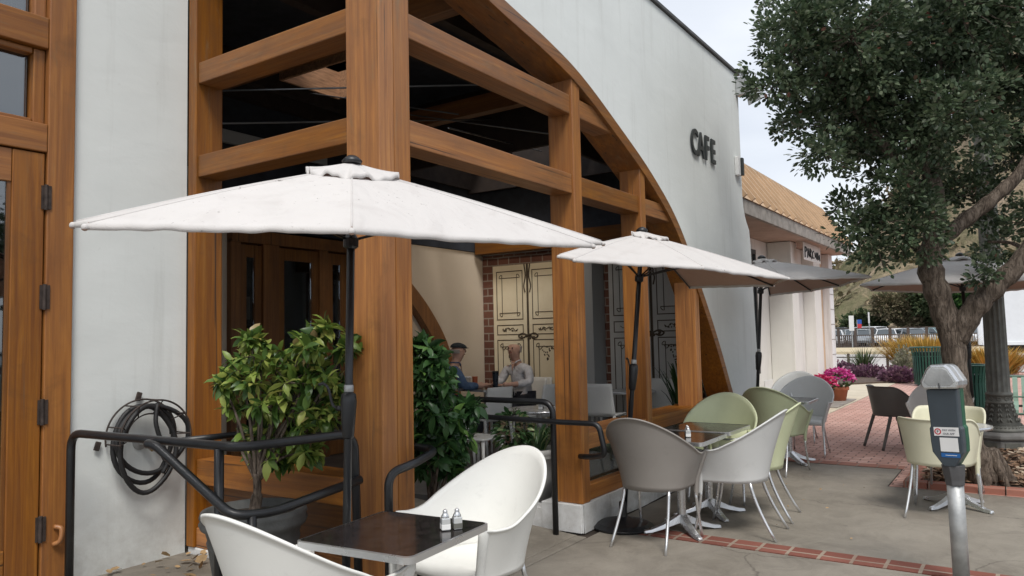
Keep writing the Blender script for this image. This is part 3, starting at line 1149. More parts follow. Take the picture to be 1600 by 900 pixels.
# walls of the rest of the building
MB().box(2.285, 3.052, 4.781, 4.98, -0.1, 5.4).build('wall', 'plaster', cafe)
MB().box(9.42, 9.70, 3.28, 9.0, -0.1, 4.88).build('wall', 'plaster_warm', cafe)
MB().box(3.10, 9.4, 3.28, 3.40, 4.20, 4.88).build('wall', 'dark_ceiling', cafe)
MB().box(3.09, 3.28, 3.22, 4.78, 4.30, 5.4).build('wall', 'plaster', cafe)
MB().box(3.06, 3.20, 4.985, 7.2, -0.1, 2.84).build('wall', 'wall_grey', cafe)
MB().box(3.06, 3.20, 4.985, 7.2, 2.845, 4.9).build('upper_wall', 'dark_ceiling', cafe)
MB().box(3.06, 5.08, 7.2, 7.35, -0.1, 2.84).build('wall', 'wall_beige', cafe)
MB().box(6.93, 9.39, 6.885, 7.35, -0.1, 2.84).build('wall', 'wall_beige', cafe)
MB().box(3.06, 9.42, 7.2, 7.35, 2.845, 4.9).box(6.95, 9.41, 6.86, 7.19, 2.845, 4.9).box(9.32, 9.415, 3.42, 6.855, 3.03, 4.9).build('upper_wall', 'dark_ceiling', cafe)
MB().box(4.6, 6.4, 7.05, 7.1, 3.72, 3.86).box(5.9, 6.7, 6.6, 6.65, 3.35, 3.45).build('light_panel', 'wall_grey', cafe)
# room behind the inner doors, room behind the left-hand door
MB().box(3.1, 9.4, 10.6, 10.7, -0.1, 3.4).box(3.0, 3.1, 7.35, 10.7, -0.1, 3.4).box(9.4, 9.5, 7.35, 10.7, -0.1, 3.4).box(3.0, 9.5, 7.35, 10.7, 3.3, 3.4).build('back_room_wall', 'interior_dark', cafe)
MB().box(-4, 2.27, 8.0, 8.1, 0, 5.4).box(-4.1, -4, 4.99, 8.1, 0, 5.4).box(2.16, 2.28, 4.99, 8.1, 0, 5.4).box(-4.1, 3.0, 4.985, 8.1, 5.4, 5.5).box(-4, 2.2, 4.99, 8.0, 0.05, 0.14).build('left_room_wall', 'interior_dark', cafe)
MB().box(-4, 0.6, 4.781, 4.98, -0.1, 5.4).build('wall', 'plaster', cafe)
# parapet cap
MB().box(2.9, 9.74, 2.90, 3.32, 4.89, 4.93).build('parapet_cap', 'cap_metal', cafe, bevel=0.005)

# arch: deep timber soffit with a thin face
arch = MB()
A2 = [p for p in arc]
for ya, yb in ((Y0 - 0.02, Y0 + 0.27),):
    n_ = len(arc)
    k = len(arch.v)
    for i in range(n_):
        o_, q_ = arc[i], arc_in[i]
        arch.v += [(o_[0] - 0.003, ya, o_[1] - 0.003), (o_[0] - 0.003, yb, o_[1] - 0.003), (q_[0], yb, q_[1]), (q_[0], ya, q_[1])]
    for i in range(n_ - 1):
        for j in range(4):
            a = k + 4 * i + j
            b = k + 4 * i + (j + 1) % 4
            arch.f.append((a, b, b + 4, a + 4))
    arch.f.append((k + 3, k + 2, k + 1, k))
    arch.f.append((k + 4 * n_ - 4, k + 4 * n_ - 3, k + 4 * n_ - 2, k + 4 * n_ - 1))
arch.build('arch', 'wood_x', cafe, bevel=0.004)


def arch_z(x, inner=True):
    c = arc_in if inner else arc
    for i in range(len(c) - 1):
        if c[i][0] <= x <= c[i + 1][0]:
            f = (x - c[i][0]) / (c[i + 1][0] - c[i][0])
            return c[i][1] * (1 - f) + c[i + 1][1] * f
    return c[-1][1]


def arch_x(z):
    c = arc_in
    for i in range(len(c) - 1):
        if c[i + 1][1] <= z <= c[i][1]:
            f = (c[i][1] - z) / (c[i][1] - c[i + 1][1])
            return c[i][0] * (1 - f) + c[i + 1][0] * f
    return c[-1][0]


def post(x0, x1, y0, y1, z0, z1, mat='wood_z', name='post', bev=0.007):
    return MB().box(x0, x1, y0, y1, z0, z1).build(name, mat, cafe, bevel=bev)


post(3.055, 3.175, Y0, 3.205, 0.0, 5.3, name='corner_post')
post(3.178, 3.315, Y0 + 0.002, 3.207, 0.0, 5.3, name='corner_post')
# slanting tops follow the arch
for x0, x1, yd in ((5.27, 5.402, 3.165), (6.55, 6.662, 3.15), (7.872, 8.005, 3.165)):
    z1, z2 = arch_z(x0) + 0.01, arch_z(x1) + 0.01
    m = MB().prism([(x0, 0.222), (x1, 0.222), (x1, z2), (x0, z1)], 'y', Y0 - 0.004, yd)
    m.build('post', 'wood_z', cafe, bevel=0.006)
post(3.058, 3.272, 4.69, 4.778, 0.18, 5.3)
# side beams
for z0, z1 in ((2.70, 2.853), (3.362, 3.512)):
    MB().box(3.075, 3.262, 3.21, 4.688, z0, z1).build('beam', 'wood_y', cafe, bevel=0.007)
# front beams, cut where they meet the arch
for z0, z1 in ((2.688, 2.848), (3.342, 3.497)):
    xs = [3.318, 5.266] + ([5.405, 6.547, 6.665] if z0 < 3 else [5.405])
    for a, b in ((3.318, 5.267), (5.405, 6.547 if z0 < 3 else None), (6.665 if z0 < 3 else None, None)):
        if a is None:
            continue
        if b is None:
            m = MB().prism([(a, z0), (arch_x(z0) + 0.012, z0), (arch_x(z1) + 0.012, z1), (a, z1)], 'y', Y0 + 0.014, 3.135)
        else:
            m = MB().box(a, b, Y0 + 0.014, 3.135, z0, z1)
        m.build('beam', 'wood_x', cafe, bevel=0.007)
# side: lower rails and recessed panel
MB().box(3.075, 3.30, 3.21, 4.688, 0.60, 0.765).build('beam', 'wood_y', cafe, bevel=0.006)
MB().box(3.075, 3.26, 3.21, 4.688, 0.18, 0.31).build('beam', 'wood_y', cafe, bevel=0.006)
MB().box(3.15, 3.19, 3.21, 4.688, 0.31, 0.60).build('panel', 'wood_dark_y', cafe)
MB().box(3.072, 3.27, 3.21, 4.78, 0.0, 0.178).build('curb', 'curb_paint', cafe, bevel=0.01)
# front: sill rail, bottom rail
for a, b in ((5.405, 6.547), (6.665, 7.869), (8.008, 8.98)):
    MB().box(a, b, Y0 + 0.01, 3.27, 0.63, 0.757).build('sill', 'wood_x', cafe, bevel=0.006)
    MB().box(a, b if b < 8.9 else 9.05, Y0 + 0.012, 3.10, 0.224, 0.345).build('bottom_rail', 'wood_x', cafe, bevel=0.006)
    MB().box(a + 0.003, b - 0.003, 3.03, 3.036, 0.346, 0.629).build('window_pane', 'pane_glass', cafe)
# rough white base wall
cw = MB()


def rough_box(x0, x1, y0, y1, z0, z1, amp=0.006, nx=30):
    P1, P2, P3 = [], [], []
    def rz():
        return random.uniform(-amp, amp)
    xs_ = [x0 + (x1 - x0) * i / nx for i in range(nx + 1)]
    top = [[(x, y0 + (y1 - y0) * j / 3 + (rz() if j == 0 else 0), z1 + rz() * 0.6) for j in range(4)] for x in xs_]
    cw.grid([list(r_) for r_ in top])
    cw.grid([[(top[i][0][0], top[i][0][1] + rz() * (q > 0), z1 + (top[i][0][2] - z1) * (1 - q / 4) - (z1 - z0) * q / 4) for i in range(nx, -1, -1)] for q in range(5)][::-1])
    cw.quad([(x1, y0, z0), (x1, y1, z0), (x1, y1, z1), (x1, y0, z1)])
    cw.quad([(x0, y1, z0), (x0, y0, z0), (x0, y0, z1), (x0, y1, z1)])


rough_box(5.262, 9.14, 2.926, 3.14, 0.0, 0.221)
cw.box(5.24, 5.42, 2.935, 3.30, 0.0, 0.219)
cw.box(5.25, 5.40, 3.302, 4.25, 0.0, 0.165)
cw.build('base_wall', 'curb_paint', cafe, bevel=0.006)

# ceiling, rafters, purlins, bracing, skylight well
cb = MB()
Z = 4.52
for x0, x1, y0, y1 in ((3.07, 5.0, 3.28, 7.3), (5.75, 7.25, 3.28, 7.3), (8.95, 9.42, 3.28, 7.3), (7.25, 8.95, 3.28, 4.3), (7.25, 8.95, 6.75, 7.3), (5.0, 5.75, 3.28, 5.25), (5.0, 5.75, 6.15, 7.3)):
    cb.box(x0, x1, y0, y1, Z, Z + 0.1)
cb.build('ceiling', 'dark_ceiling', cafe)
MB().box(7.2, 7.25, 4.25, 6.8, 3.70, 4.9).box(8.95, 9.0, 4.25, 6.8, 3.70, 4.9).box(7.25, 8.95, 4.25, 4.3, 3.70, 4.9).box(7.25, 8.95, 6.75, 6.8, 3.75, 4.9).build('skylight_well', 'rafter', cafe)  # unseen larger opening, added to bring daylight to the mural; dark sides hide it
cb = MB()
cb.box(4.97, 5.0, 5.22, 6.18, 4.22, 4.9).box(5.75, 5.78, 5.22, 6.18, 4.22, 4.9).box(5.0, 5.75, 5.22, 5.25, 4.22, 4.9).box(5.0, 5.75, 6.15, 6.18, 4.22, 4.9)
cb.build('skylight_well', 'light_wood', cafe)
for yy in (3.9, 4.6, 6.45, 6.95):
    MB().box(3.2, 9.4, yy, yy + 0.1, 4.22, Z - 0.003).build('rafter', 'rafter', cafe)
for xx in (4.35, 6.6, 7.8):
    MB().box(xx, xx + 0.12, 3.41, 7.19, 4.02, 4.217).build('rafter', 'wood_dark_y', cafe)
tr = MB()
tr.tube([(3.3, 5.1, 3.2), (7.5, 5.1, 4.2)], 0.008, 6).tube([(5.0, 4.0, 3.35), (8.8, 5.4, 4.1)], 0.008, 6).tube([(3.25, 6.5, 3.7), (5.9, 3.6, 3.9)], 0.008, 6)
tr.tube([(5.4, 4.2, 3.6), (5.4, 6.2, 4.2)], 0.007, 6).tube([(6.4, 3.6, 3.5), (6.0, 6.2, 4.2)], 0.007, 6)
tr.build('tie_rod', 'cable', cafe)
# timber header over the mural wall
MB().box(9.14, 9.318, 3.42, 6.84, 2.80, 3.02).build('header_beam', 'wood_dark_y', cafe)
MB().box(9.04, 9.385, 4.80, 5.20, 0.13, 2.79).build('pier', 'wall_grey', cafe)
# inner arch on the beige wall
ia = spline([(6.96, 0, 2.72), (7.2, 0, 2.58), (7.45, 0, 2.41), (7.75, 0, 2.17), (8.0, 0, 1.93), (8.27, 0, 1.60), (8.48, 0, 1.22), (8.62, 0, 0.85), (8.70, 0, 0.14)], 6)
m = MB()
k = 0
for p in ia:
    m.v += [(p.x - 0.20, 6.76, p.z - 0.10), (p.x, 6.76, p.z), (p.x, 6.882, p.z), (p.x - 0.20, 6.882, p.z - 0.10)]
for i in range(len(ia) - 1):
    for j in range(4):
        m.f.append((4 * i + j, 4 * i + (j + 1) % 4, 4 * i + 4 + (j + 1) % 4, 4 * i + 4 + j))
m.f.append((0, 1, 2, 3))
m.build('inner_arch', 'wood_dark_z', cafe)

# inner entrance doors in the back wall
dr = MB()
for x0, x1 in ((5.08, 5.20), (5.50, 5.72), (6.33, 6.47), (6.80, 6.93)):
    dr.box(x0, x1, 7.12, 7.24, 0.13, 2.68)
dr.box(5.08, 6.93, 7.10, 7.25, 2.66, 2.80)
dr.build('door_frame', 'wood_dark_z', cafe)
for x0, x1 in ((5.205, 5.495), (5.725, 6.325), (6.475, 6.795)):
    f_ = MB().box(x0, x0 + 0.09, 7.15, 7.2, 0.14, 2.64).box(x1 - 0.09, x1, 7.15, 7.2, 0.14, 2.64).box(x0 + 0.092, x1 - 0.092, 7.152, 7.198, 2.50, 2.64).box(x0 + 0.092, x1 - 0.092, 7.152, 7.198, 0.14, 0.42)
    door = f_.build('inner_door', 'wood_dark_z', cafe)
    if x1 - x0 > 0.25:
        MB().box(x0 + 0.092, x1 - 0.092, 7.17, 7.176, 0.42, 2.50).build('glass_pane', 'pane_glass', door)
MB().box(5.3, 7.4, 9.3, 9.34, 0.9, 1.75).build('counter_front', 'menu_red', cafe)
MB().box(5.3, 7.4, 9.9, 10.0, 1.9, 2.25).build('shelf_panel', 'shelf_cream', cafe)
MB().tube([(5.55, 8.9, 1.86), (5.55, 8.9, 2.0)], 0.035, 12).build('wall_lamp', 'lamp_glow', cafe, smooth=True)

# ---- left-hand door and transom window in the white wall plane
def jamb(x0, x1, z0, z1, y0=4.745, y1=4.93, mat='wood_door', name='door_frame'):
    return MB().box(x0, x1, y0, y1, z0, z1).build(name, mat, cafe, bevel=0.006)


jamb(2.128, 2.283, 0.0, 5.4)
jamb(0.6, 2.126, 2.70, 2.87, mat='wood_door_x')
jamb(0.6, 2.126, 3.33, 3.52, mat='wood_door_x', y0=4.75)
jamb(2.06, 2.125, 2.873, 3.327, 4.79, 4.9)
jamb(0.6, 2.055, 2.873, 2.90, 4.79, 4.9, 'wood_door_x')
jamb(0.6, 2.055, 3.29, 3.327, 4.79, 4.9, 'wood_door_x')
jamb(2.06, 2.125, 3.523, 5.2, 4.79, 4.9)
MB().box(0.6, 2.05, 4.85, 4.858, 2.90, 3.29).build('transom_pane', 'door_glass', cafe)
MB().box(0.6, 2.05, 4.85, 4.858, 3.523, 5.2).build('transom_pane', 'door_glass', cafe)
door = MB().box(1.945, 2.118, 4.757, 4.81, 0.03, 2.692).build('door', 'wood_door', cafe, bevel=0.005)
MB().box(0.6, 1.943, 4.76, 4.808, 2.50, 2.692).build('door_rail', 'wood_door_x', door, bevel=0.005)
MB().box(0.6, 1.943, 4.76, 4.808, 0.03, 0.42).build('door_rail', 'wood_door_x', door, bevel=0.005)
MB().box(1.925, 1.944, 4.768, 4.80, 0.42, 2.5).build('glazing_bead', 'wood_dark_z', door)
MB().box(0.6, 1.925, 4.78, 4.788, 0.42, 2.50).build('glass_pane', 'door_glass', door)
for zc in (2.43, 1.84, 1.17, 0.50):
    MB().tube([(2.122, 4.742, zc - 0.075), (2.122, 4.742, zc + 0.075)], 0.011, 10).box(2.100, 2.119, 4.749, 4.756, zc - 0.07, zc + 0.07).box(2.131, 2.15, 4.737, 4.744, zc - 0.07, zc + 0.07).build('hinge', 'rusty_iron', door)
MB().tube(spline([(2.20, 4.745, 0.50), (2.225, 4.715, 0.485), (2.215, 4.71, 0.42), (2.19, 4.74, 0.40)], 4), 0.014, 8).build('wooden_hook', 'wood_door', cafe, smooth=True)
MB().box(1.1, 1.14, 4.9, 4.93, 2.9, 5.2).build('window_bar', 'black_metal', cafe)

# spotlight over the seating, the lit lamp whose warm pool shows on the mural and the beige wall
MB().tube([(7.3, 4.9, 4.2), (7.3, 4.9, 3.62)], 0.012, 8).add(MB().lathe([(0.035, 0.10), (0.05, 0.0), (0.06, -0.10)], 14, (7.3, 4.9, 3.56))).build('ceiling_lamp', 'black_metal', cafe)
ld = bpy.data.lights.new('ceiling_lamp_light', 'SPOT')
ld.energy = 42
ld.color = (1.0, 0.84, 0.66)
ld.spot_size = R(95)
ld.spot_blend = 0.9
ld.shadow_soft_size = 0.06
lo = bpy.data.objects.new('ceiling_lamp_light', ld)
COL.objects.link(lo)
lo.location = (7.3, 4.9, 3.44)
lo.rotation_euler = (Vector((7.3, 4.9, 3.44)) - Vector((9.2, 6.6, 1.9))).to_track_quat('Z', 'Y').to_euler()

# ================================================================== MURAL WALL (painted doors on brick)
mural = thing('painted_wall_mural', 'trompe mural of ornate cream double doors framed by red brick inside the cafe', 'mural', (9.395, 4.9, 0.13))
MX = 9.394
MB().box(MX - 0.006, MX + 0.02, 3.42, 6.88, 0.13, 2.79).build('brick_surround', 'brick_mural', mural)


def door_leaf(y0, y1, z0, z1, mat):
    """flat painted leaf: thin panel with ink mouldings and ornament"""
    X = MX - 0.007
    leaf = MB().box(X - 0.012, X, y0, y1, z0, z1).build('painted_door_leaf', mat, mural)
    XX = X - 0.0145
    ink = MB()

    def rect(a, b, c, d_, w=0.012):
        ink.box(XX, XX + 0.002, a, b, d_ - w, d_)
        ink.box(XX, XX + 0.002, a, b, c, c + w)
        ink.box(XX, XX + 0.002, a, a + w, c + w + .001, d_ - w - .001)
        ink.box(XX, XX + 0.002, b - w, b, c + w + .001, d_ - w - .001)
    H = z1 - z0
    W = y1 - y0
    m_ = 0.10 * W
    for zz0, zz1, kind in ((0.665, 0.965, 'top'), (0.573, 0.636, 'drawer'), (0.03, 0.545, 'low')):
        a, b, c, e = y0 + m_, y1 - m_, z0 + H * zz0, z0 + H * zz1
        rect(a, b, c, e, 0.014)
        if kind != 'drawer':
            q = 0.055
            rr = 0.05
            pts = []
            for cy, cz, a0 in ((b - q, e - q, 0), (a + q, e - q, 90), (a + q, c + q, 180), (b - q, c + q, 270)):
                for t in range(0, 91, 18):
                    an = R(a0 + 90 - t) if False else R(a0 + t)
                    # concave notched corners
                    sy = -1 if a0 in (0, 270) else 1
                    sz = -1 if a0 in (0, 90) else 1
                    th = R(t)
                    if a0 in (0, 180):
                        yy, zz = cy + -sy * 0 + sy * rr * math.sin(R(90 - t)) * 0 + sy * rr * (1 - math.sin(th)) * 1.0, cz + sz * rr * (1 - math.cos(th)) * 1.0
                    else:
                        yy, zz = cy + sy * rr * (1 - math.cos(th)), cz + sz * rr * (1 - math.sin(th))
                    pts.append((XX, yy, zz))
            ink.tube(pts, 0.0055, 4, closed=True)
        cy, cz = (a + b) / 2, (c + e) / 2
        if kind == 'drawer':
            for sgn in (-1, 1):
                ink.tube(spline([(XX, cy, cz), (XX, cy + sgn * 0.05, cz + 0.03), (XX, cy + sgn * 0.09, cz - 0.015), (XX, cy + sgn * 0.14, cz + 0.012)], 4), 0.006, 4)
            for t in range(16):
                yy = cy + random.uniform(-0.13, 0.13)
                ink.ball((XX, yy, cz + random.uniform(-0.035, 0.035) * (1 - abs(yy - cy) * 4)), 0.011, 6, 4, (0.2, 1, 1))
        if kind == 'low':
            for t in range(22):
                u = random.random()
                ink.ball((XX, cy + random.uniform(-0.10, 0.10) * (1 - u), e - 0.11 - 0.22 * u), 0.012, 6, 4, (0.2, 1, 1))
            for sgn in (-1, 1):
                ink.tube(spline([(XX, cy, e - 0.12), (XX, cy + sgn * 0.06, e - 0.10), (XX, cy + sgn * 0.12, e - 0.15), (XX, cy + sgn * 0.15, e - 0.11)], 4), 0.006, 4)
    ink.build('painted_moulding', 'ornament_ink', leaf)
    return leaf


for c, mt in ((6.06, 'door_paint'), (4.10, 'door_paint_grey')):
    door_leaf(c + 0.02, c + 0.62, 0.16, 2.62, mt)
    door_leaf(c - 0.62, c - 0.02, 0.16, 2.62, mt)
    MB().box(MX - 0.016, MX - 0.008, c - 0.018, c + 0.018, 0.16, 2.62).build('painted_gap', 'ornament_ink', mural)
    lt = MB()
    for s in (-1, 1):
        lt.tube(spline([(MX - 0.02, c + s * 0.01, 1.56), (MX - 0.02, c + s * 0.10, 1.59), (MX - 0.02, c + s * 0.17, 1.555), (MX - 0.02, c + s * 0.12, 1.52), (MX - 0.02, c + s * 0.05, 1.54)], 4), 0.013, 5)
        lt.tube(spline([(MX - 0.02, c + s * 0.05, 2.62), (MX - 0.02, c + s * 0.03, 2.45), (MX - 0.02, c + s * 0.06, 2.3), (MX - 0.02, c + s * 0.04, 2.2)], 4), 0.012, 5)
    for q in range(8):
        lt.ball((MX - 0.018, c + random.uniform(-.12, .12), 1.55 + random.uniform(-.035, .035)), 0.025, 6, 4, (0.3, 1, 1))
    lt.build('painted_latch', 'ornament_ink', mural)

# ================================================================== LETTERS ON THE WALL
sign = thing('cafe_lettering', 'dark raised letters reading CAFE on the white wall above the arch', 'sign', (7.95, 2.90, 3.45))
xs = [7.87, 8.09, 8.33, 8.54]
for ch, x, z in zip('CAFE', (7.87, 8.075, 8.30, 8.50), (3.525,) * 4):
    tm = text_mesh(ch, 0.40, 0.018, 0.006)
    Mx = Matrix.Translation((x, 2.908, z)) @ Matrix.Rotation(R(90), 4, 'X') @ Matrix.Diagonal((0.80, 1.0, 1, 1))
    MB().add(tm, Mx).build('letter', 'letter_dark', sign)
wl_ = thing('wall_light', 'small black and white box light on the white wall right of the CAFE letters', 'wall light', (9.50, 2.86, 3.55))
MB().box(9.44, 9.54, 2.88, 2.925, 3.53, 3.77).build('backplate', 'sticker_white', wl_, bevel=0.006)
MB().box(9.543, 9.61, 2.855, 2.92, 3.54, 3.765).build('shade', 'letter_dark', wl_, bevel=0.005)
fl = thing('security_light', 'weathered floodlight bracketed to the top right corner of the white wall', 'floodlight', (9.70, 2.86, 4.75))
MB().box(9.60, 9.72, 2.82, 2.925, 4.60, 4.84).build('bracket', 'galvanised', fl, bevel=0.01)
MB().ball((9.66, 2.84, 4.93), 0.05, 12, 8).tube([(9.66, 2.86, 4.84), (9.66, 2.84, 4.93)], 0.02, 8).build('sensor', 'galvanised', fl, smooth=True)
hd = MB()
for (x, y, z) in ((-.05, -.06, 0.10), (.05, -.06, 0.10), (.05, .06, 0.10), (-.05, .06, 0.10), (-.11, -.10, -0.08), (.11, -.10, -0.08), (.11, .10, -0.08), (-.11, .10, -0.08)):
    q = Matrix.Rotation(R(-28), 3, 'Y') @ Matrix.Rotation(R(-18), 3, 'X') @ Vector((x, y, z))
    hd.v.append((9.79 + q.x, 2.74 + q.y, 4.62 + q.z))
hd.f = [(0, 1, 2, 3), (7, 6, 5, 4), (0, 4, 5, 1), (1, 5, 6, 2), (2, 6, 7, 3), (3, 7, 4, 0)]
hd.build('lamp_head', 'galvanised', fl, bevel=0.01)

# ================================================================== NEIGHBOURING BUILDING
nb = thing('neighbouring_shop', 'low white shop building with tan standing seam roof beyond the cafe wall', 'building', (10.2, 3.6, 0))
MB().box(9.9, 18.55, 4.05, 4.4, -0.05, 3.25).build('wall', 'plaster_warm', nb)
for x0, x1, mt in ((14.85, 15.32, 'plaster_warm'), (16.7, 17.30, 'plaster_warm')):
    MB().box(x0, x1, 3.60, 4.045, -0.05, 3.25).build('pier', mt, nb, bevel=0.01)
MB().box(15.33, 16.69, 3.84, 4.04, -0.05, 3.25).build('wall_panel', 'plaster_warm', nb)
MB().box(17.31, 18.14, 3.74, 4.04, -0.05, 3.25).build('tan_pier', 'tan_stucco', nb)
MB().box(18.15, 18.55, 3.59, 4.04, -0.05, 3.25).build('block_column', 'curb_paint', nb)
bl = MB()
for i in range(8):
    bl.box(18.144, 18.556, 3.584, 3.592, 0.34 * i + 0.30, 0.34 * i + 0.312)
bl.build('block_joint', 'fascia', nb)
MB().box(10.0, 18.7, 3.28, 4.3, 3.26, 3.29).build('soffit', 'soffit', nb)
MB().box(9.75, 18.7, 3.20, 3.26, 3.23, 3.44).build('fascia', 'fascia', nb, bevel=0.006)
roof = MB()
roof.prism([(3.18, 3.445), (3.80, 4.33), (4.4, 4.33), (4.4, 3.445)], 'x', 9.78, 18.7)
rf = roof.build('roof', 'tan_roof', nb)
sm = MB()
x = 9.8
while x < 18.66:
    nrm = Vector((0, -0.885, 0.62)).normalized()
    p0 = Vector((x, 3.18, 3.445)) + nrm * 0.002
    p1 = Vector((x, 3.80, 4.33)) + nrm * 0.002
    w = 0.045
    q = [p0, p0 + Vector((w, 0, 0)), p1 + Vector((w, 0, 0)), p1]
    sm.v += [tuple(p) for p in q] + [tuple(p + nrm * 0.06) for p in q]
    kk = len(sm.v) - 8
    sm.f += [tuple(kk + i for i in f) for f in ((3, 2, 1, 0), (4, 5, 6, 7), (0, 1, 5, 4), (1, 2, 6, 5), (2, 3, 7, 6), (3, 0, 4, 7))]
    x += 0.40
sm.build('standing_seam', 'tan_roof', rf)
MB().box(9.75, 18.72, 3.77, 3.86, 4.32, 4.39).build('ridge_cap', 'tan_roof', rf)
win = MB().box(10.6, 13.9, 3.985, 4.04, 0.78, 0.86).box(10.6, 13.9, 3.985, 4.04, 2.95, 3.03).box(10.6, 10.67, 3.985, 4.04, 0.865, 2.945).box(13.83, 13.9, 3.985, 4.04, 0.865, 2.945).box(12.2, 12.27, 3.985, 4.04, 0.865, 2.945).build('window', 'cap_metal', nb)
MB().box(10.67, 12.199, 4.01, 4.02, 0.865, 2.945).box(12.271, 13.829, 4.01, 4.02, 0.865, 2.945).build('pane', 'car_glass', win)
pm = thing('window_posters', 'strip of small printed posters in the shop window beyond the cafe', 'poster', (13.4, 3.99, 0.9))
for i, (a, b, c, e, mt) in enumerate(((13.1, 13.6, 1.55, 2.1, 'poster'), (13.12, 13.6, 1.02, 1.45, 'sticker_white'), (12.6, 12.9, 1.1, 1.6, 'poster'))):
    MB().box(a, b, 3.996, 4.0, c, e).build('poster_sheet', mt, pm)
bn = thing('paper_banner', 'small white paper banner with black handwriting under the tan roof eave', 'banner', (15.9, 3.57, 3.0))
BX0 = 16.30
MB().box(15.0, 16.45, 3.40, 3.412, 2.90, 3.235).build('sheet', 'banner_white', bn)
sb = MB()
for pts in (((15.75, 3.05), (15.76, 3.2), (15.78, 3.32)), ((15.78, 3.32), (15.95, 3.30), (15.9, 3.22), (15.78, 3.2)), ((16.02, 3.06), (16.12, 3.3), (16.2, 3.1)), ((16.05, 3.15), (16.2, 3.17)),
            ((16.3, 3.08), (16.32, 3.3), (16.48, 3.26), (16.36, 3.19), (16.5, 3.06)), ((16.75, 3.28), (16.6, 3.22), (16.62, 3.1), (16.78, 3.1)), ((16.9, 3.26), (16.92, 3.12)), ((17.05, 3.08), (17.08, 3.26), (17.22, 3.08), (17.25, 3.28)), ((17.32, 3.1), (17.42, 3.22), (17.46, 3.06))):
    sb.tube(spline([(15.08 + (x - 15.75) * 0.74, 3.396, z - 0.11 + (3.06 - z) * 0.25) for x, z in pts], 4) if len(pts) > 2 else [(15.08 + (x - 15.75) * 0.74, 3.396, z - 0.11 + (3.06 - z) * 0.25) for x, z in pts], 0.015, 5)
sb.build('handwriting', 'print_black', bn)
tp = MB().box(14.3, 14.88, 4.030, 4.044, 0.35, 0.62)
tag(tp.build('paper_notice', 'sticker_white'), 'pale rectangular notice low on the shop wall behind the grey chair', 'notice')

# ================================================================== CHAIRS
def sm_(t):
    t = max(0.0, min(1.0, t))
    return t * t * (3 - 2 * t)


def leg_tube(p0, p1, bow, r=0.0115):
    a, b = Vector(p0), Vector(p1)
    mid = (a + b) / 2 + Vector(bow)
    pts = [a * (1 - t) ** 2 + mid * 2 * t * (1 - t) + b * t * t for t in [i / 7 for i in range(8)]]
    return MB().tube(pts, [r * 1.1 - r * 0.2 * i / 7 for i in range(8)], 12)


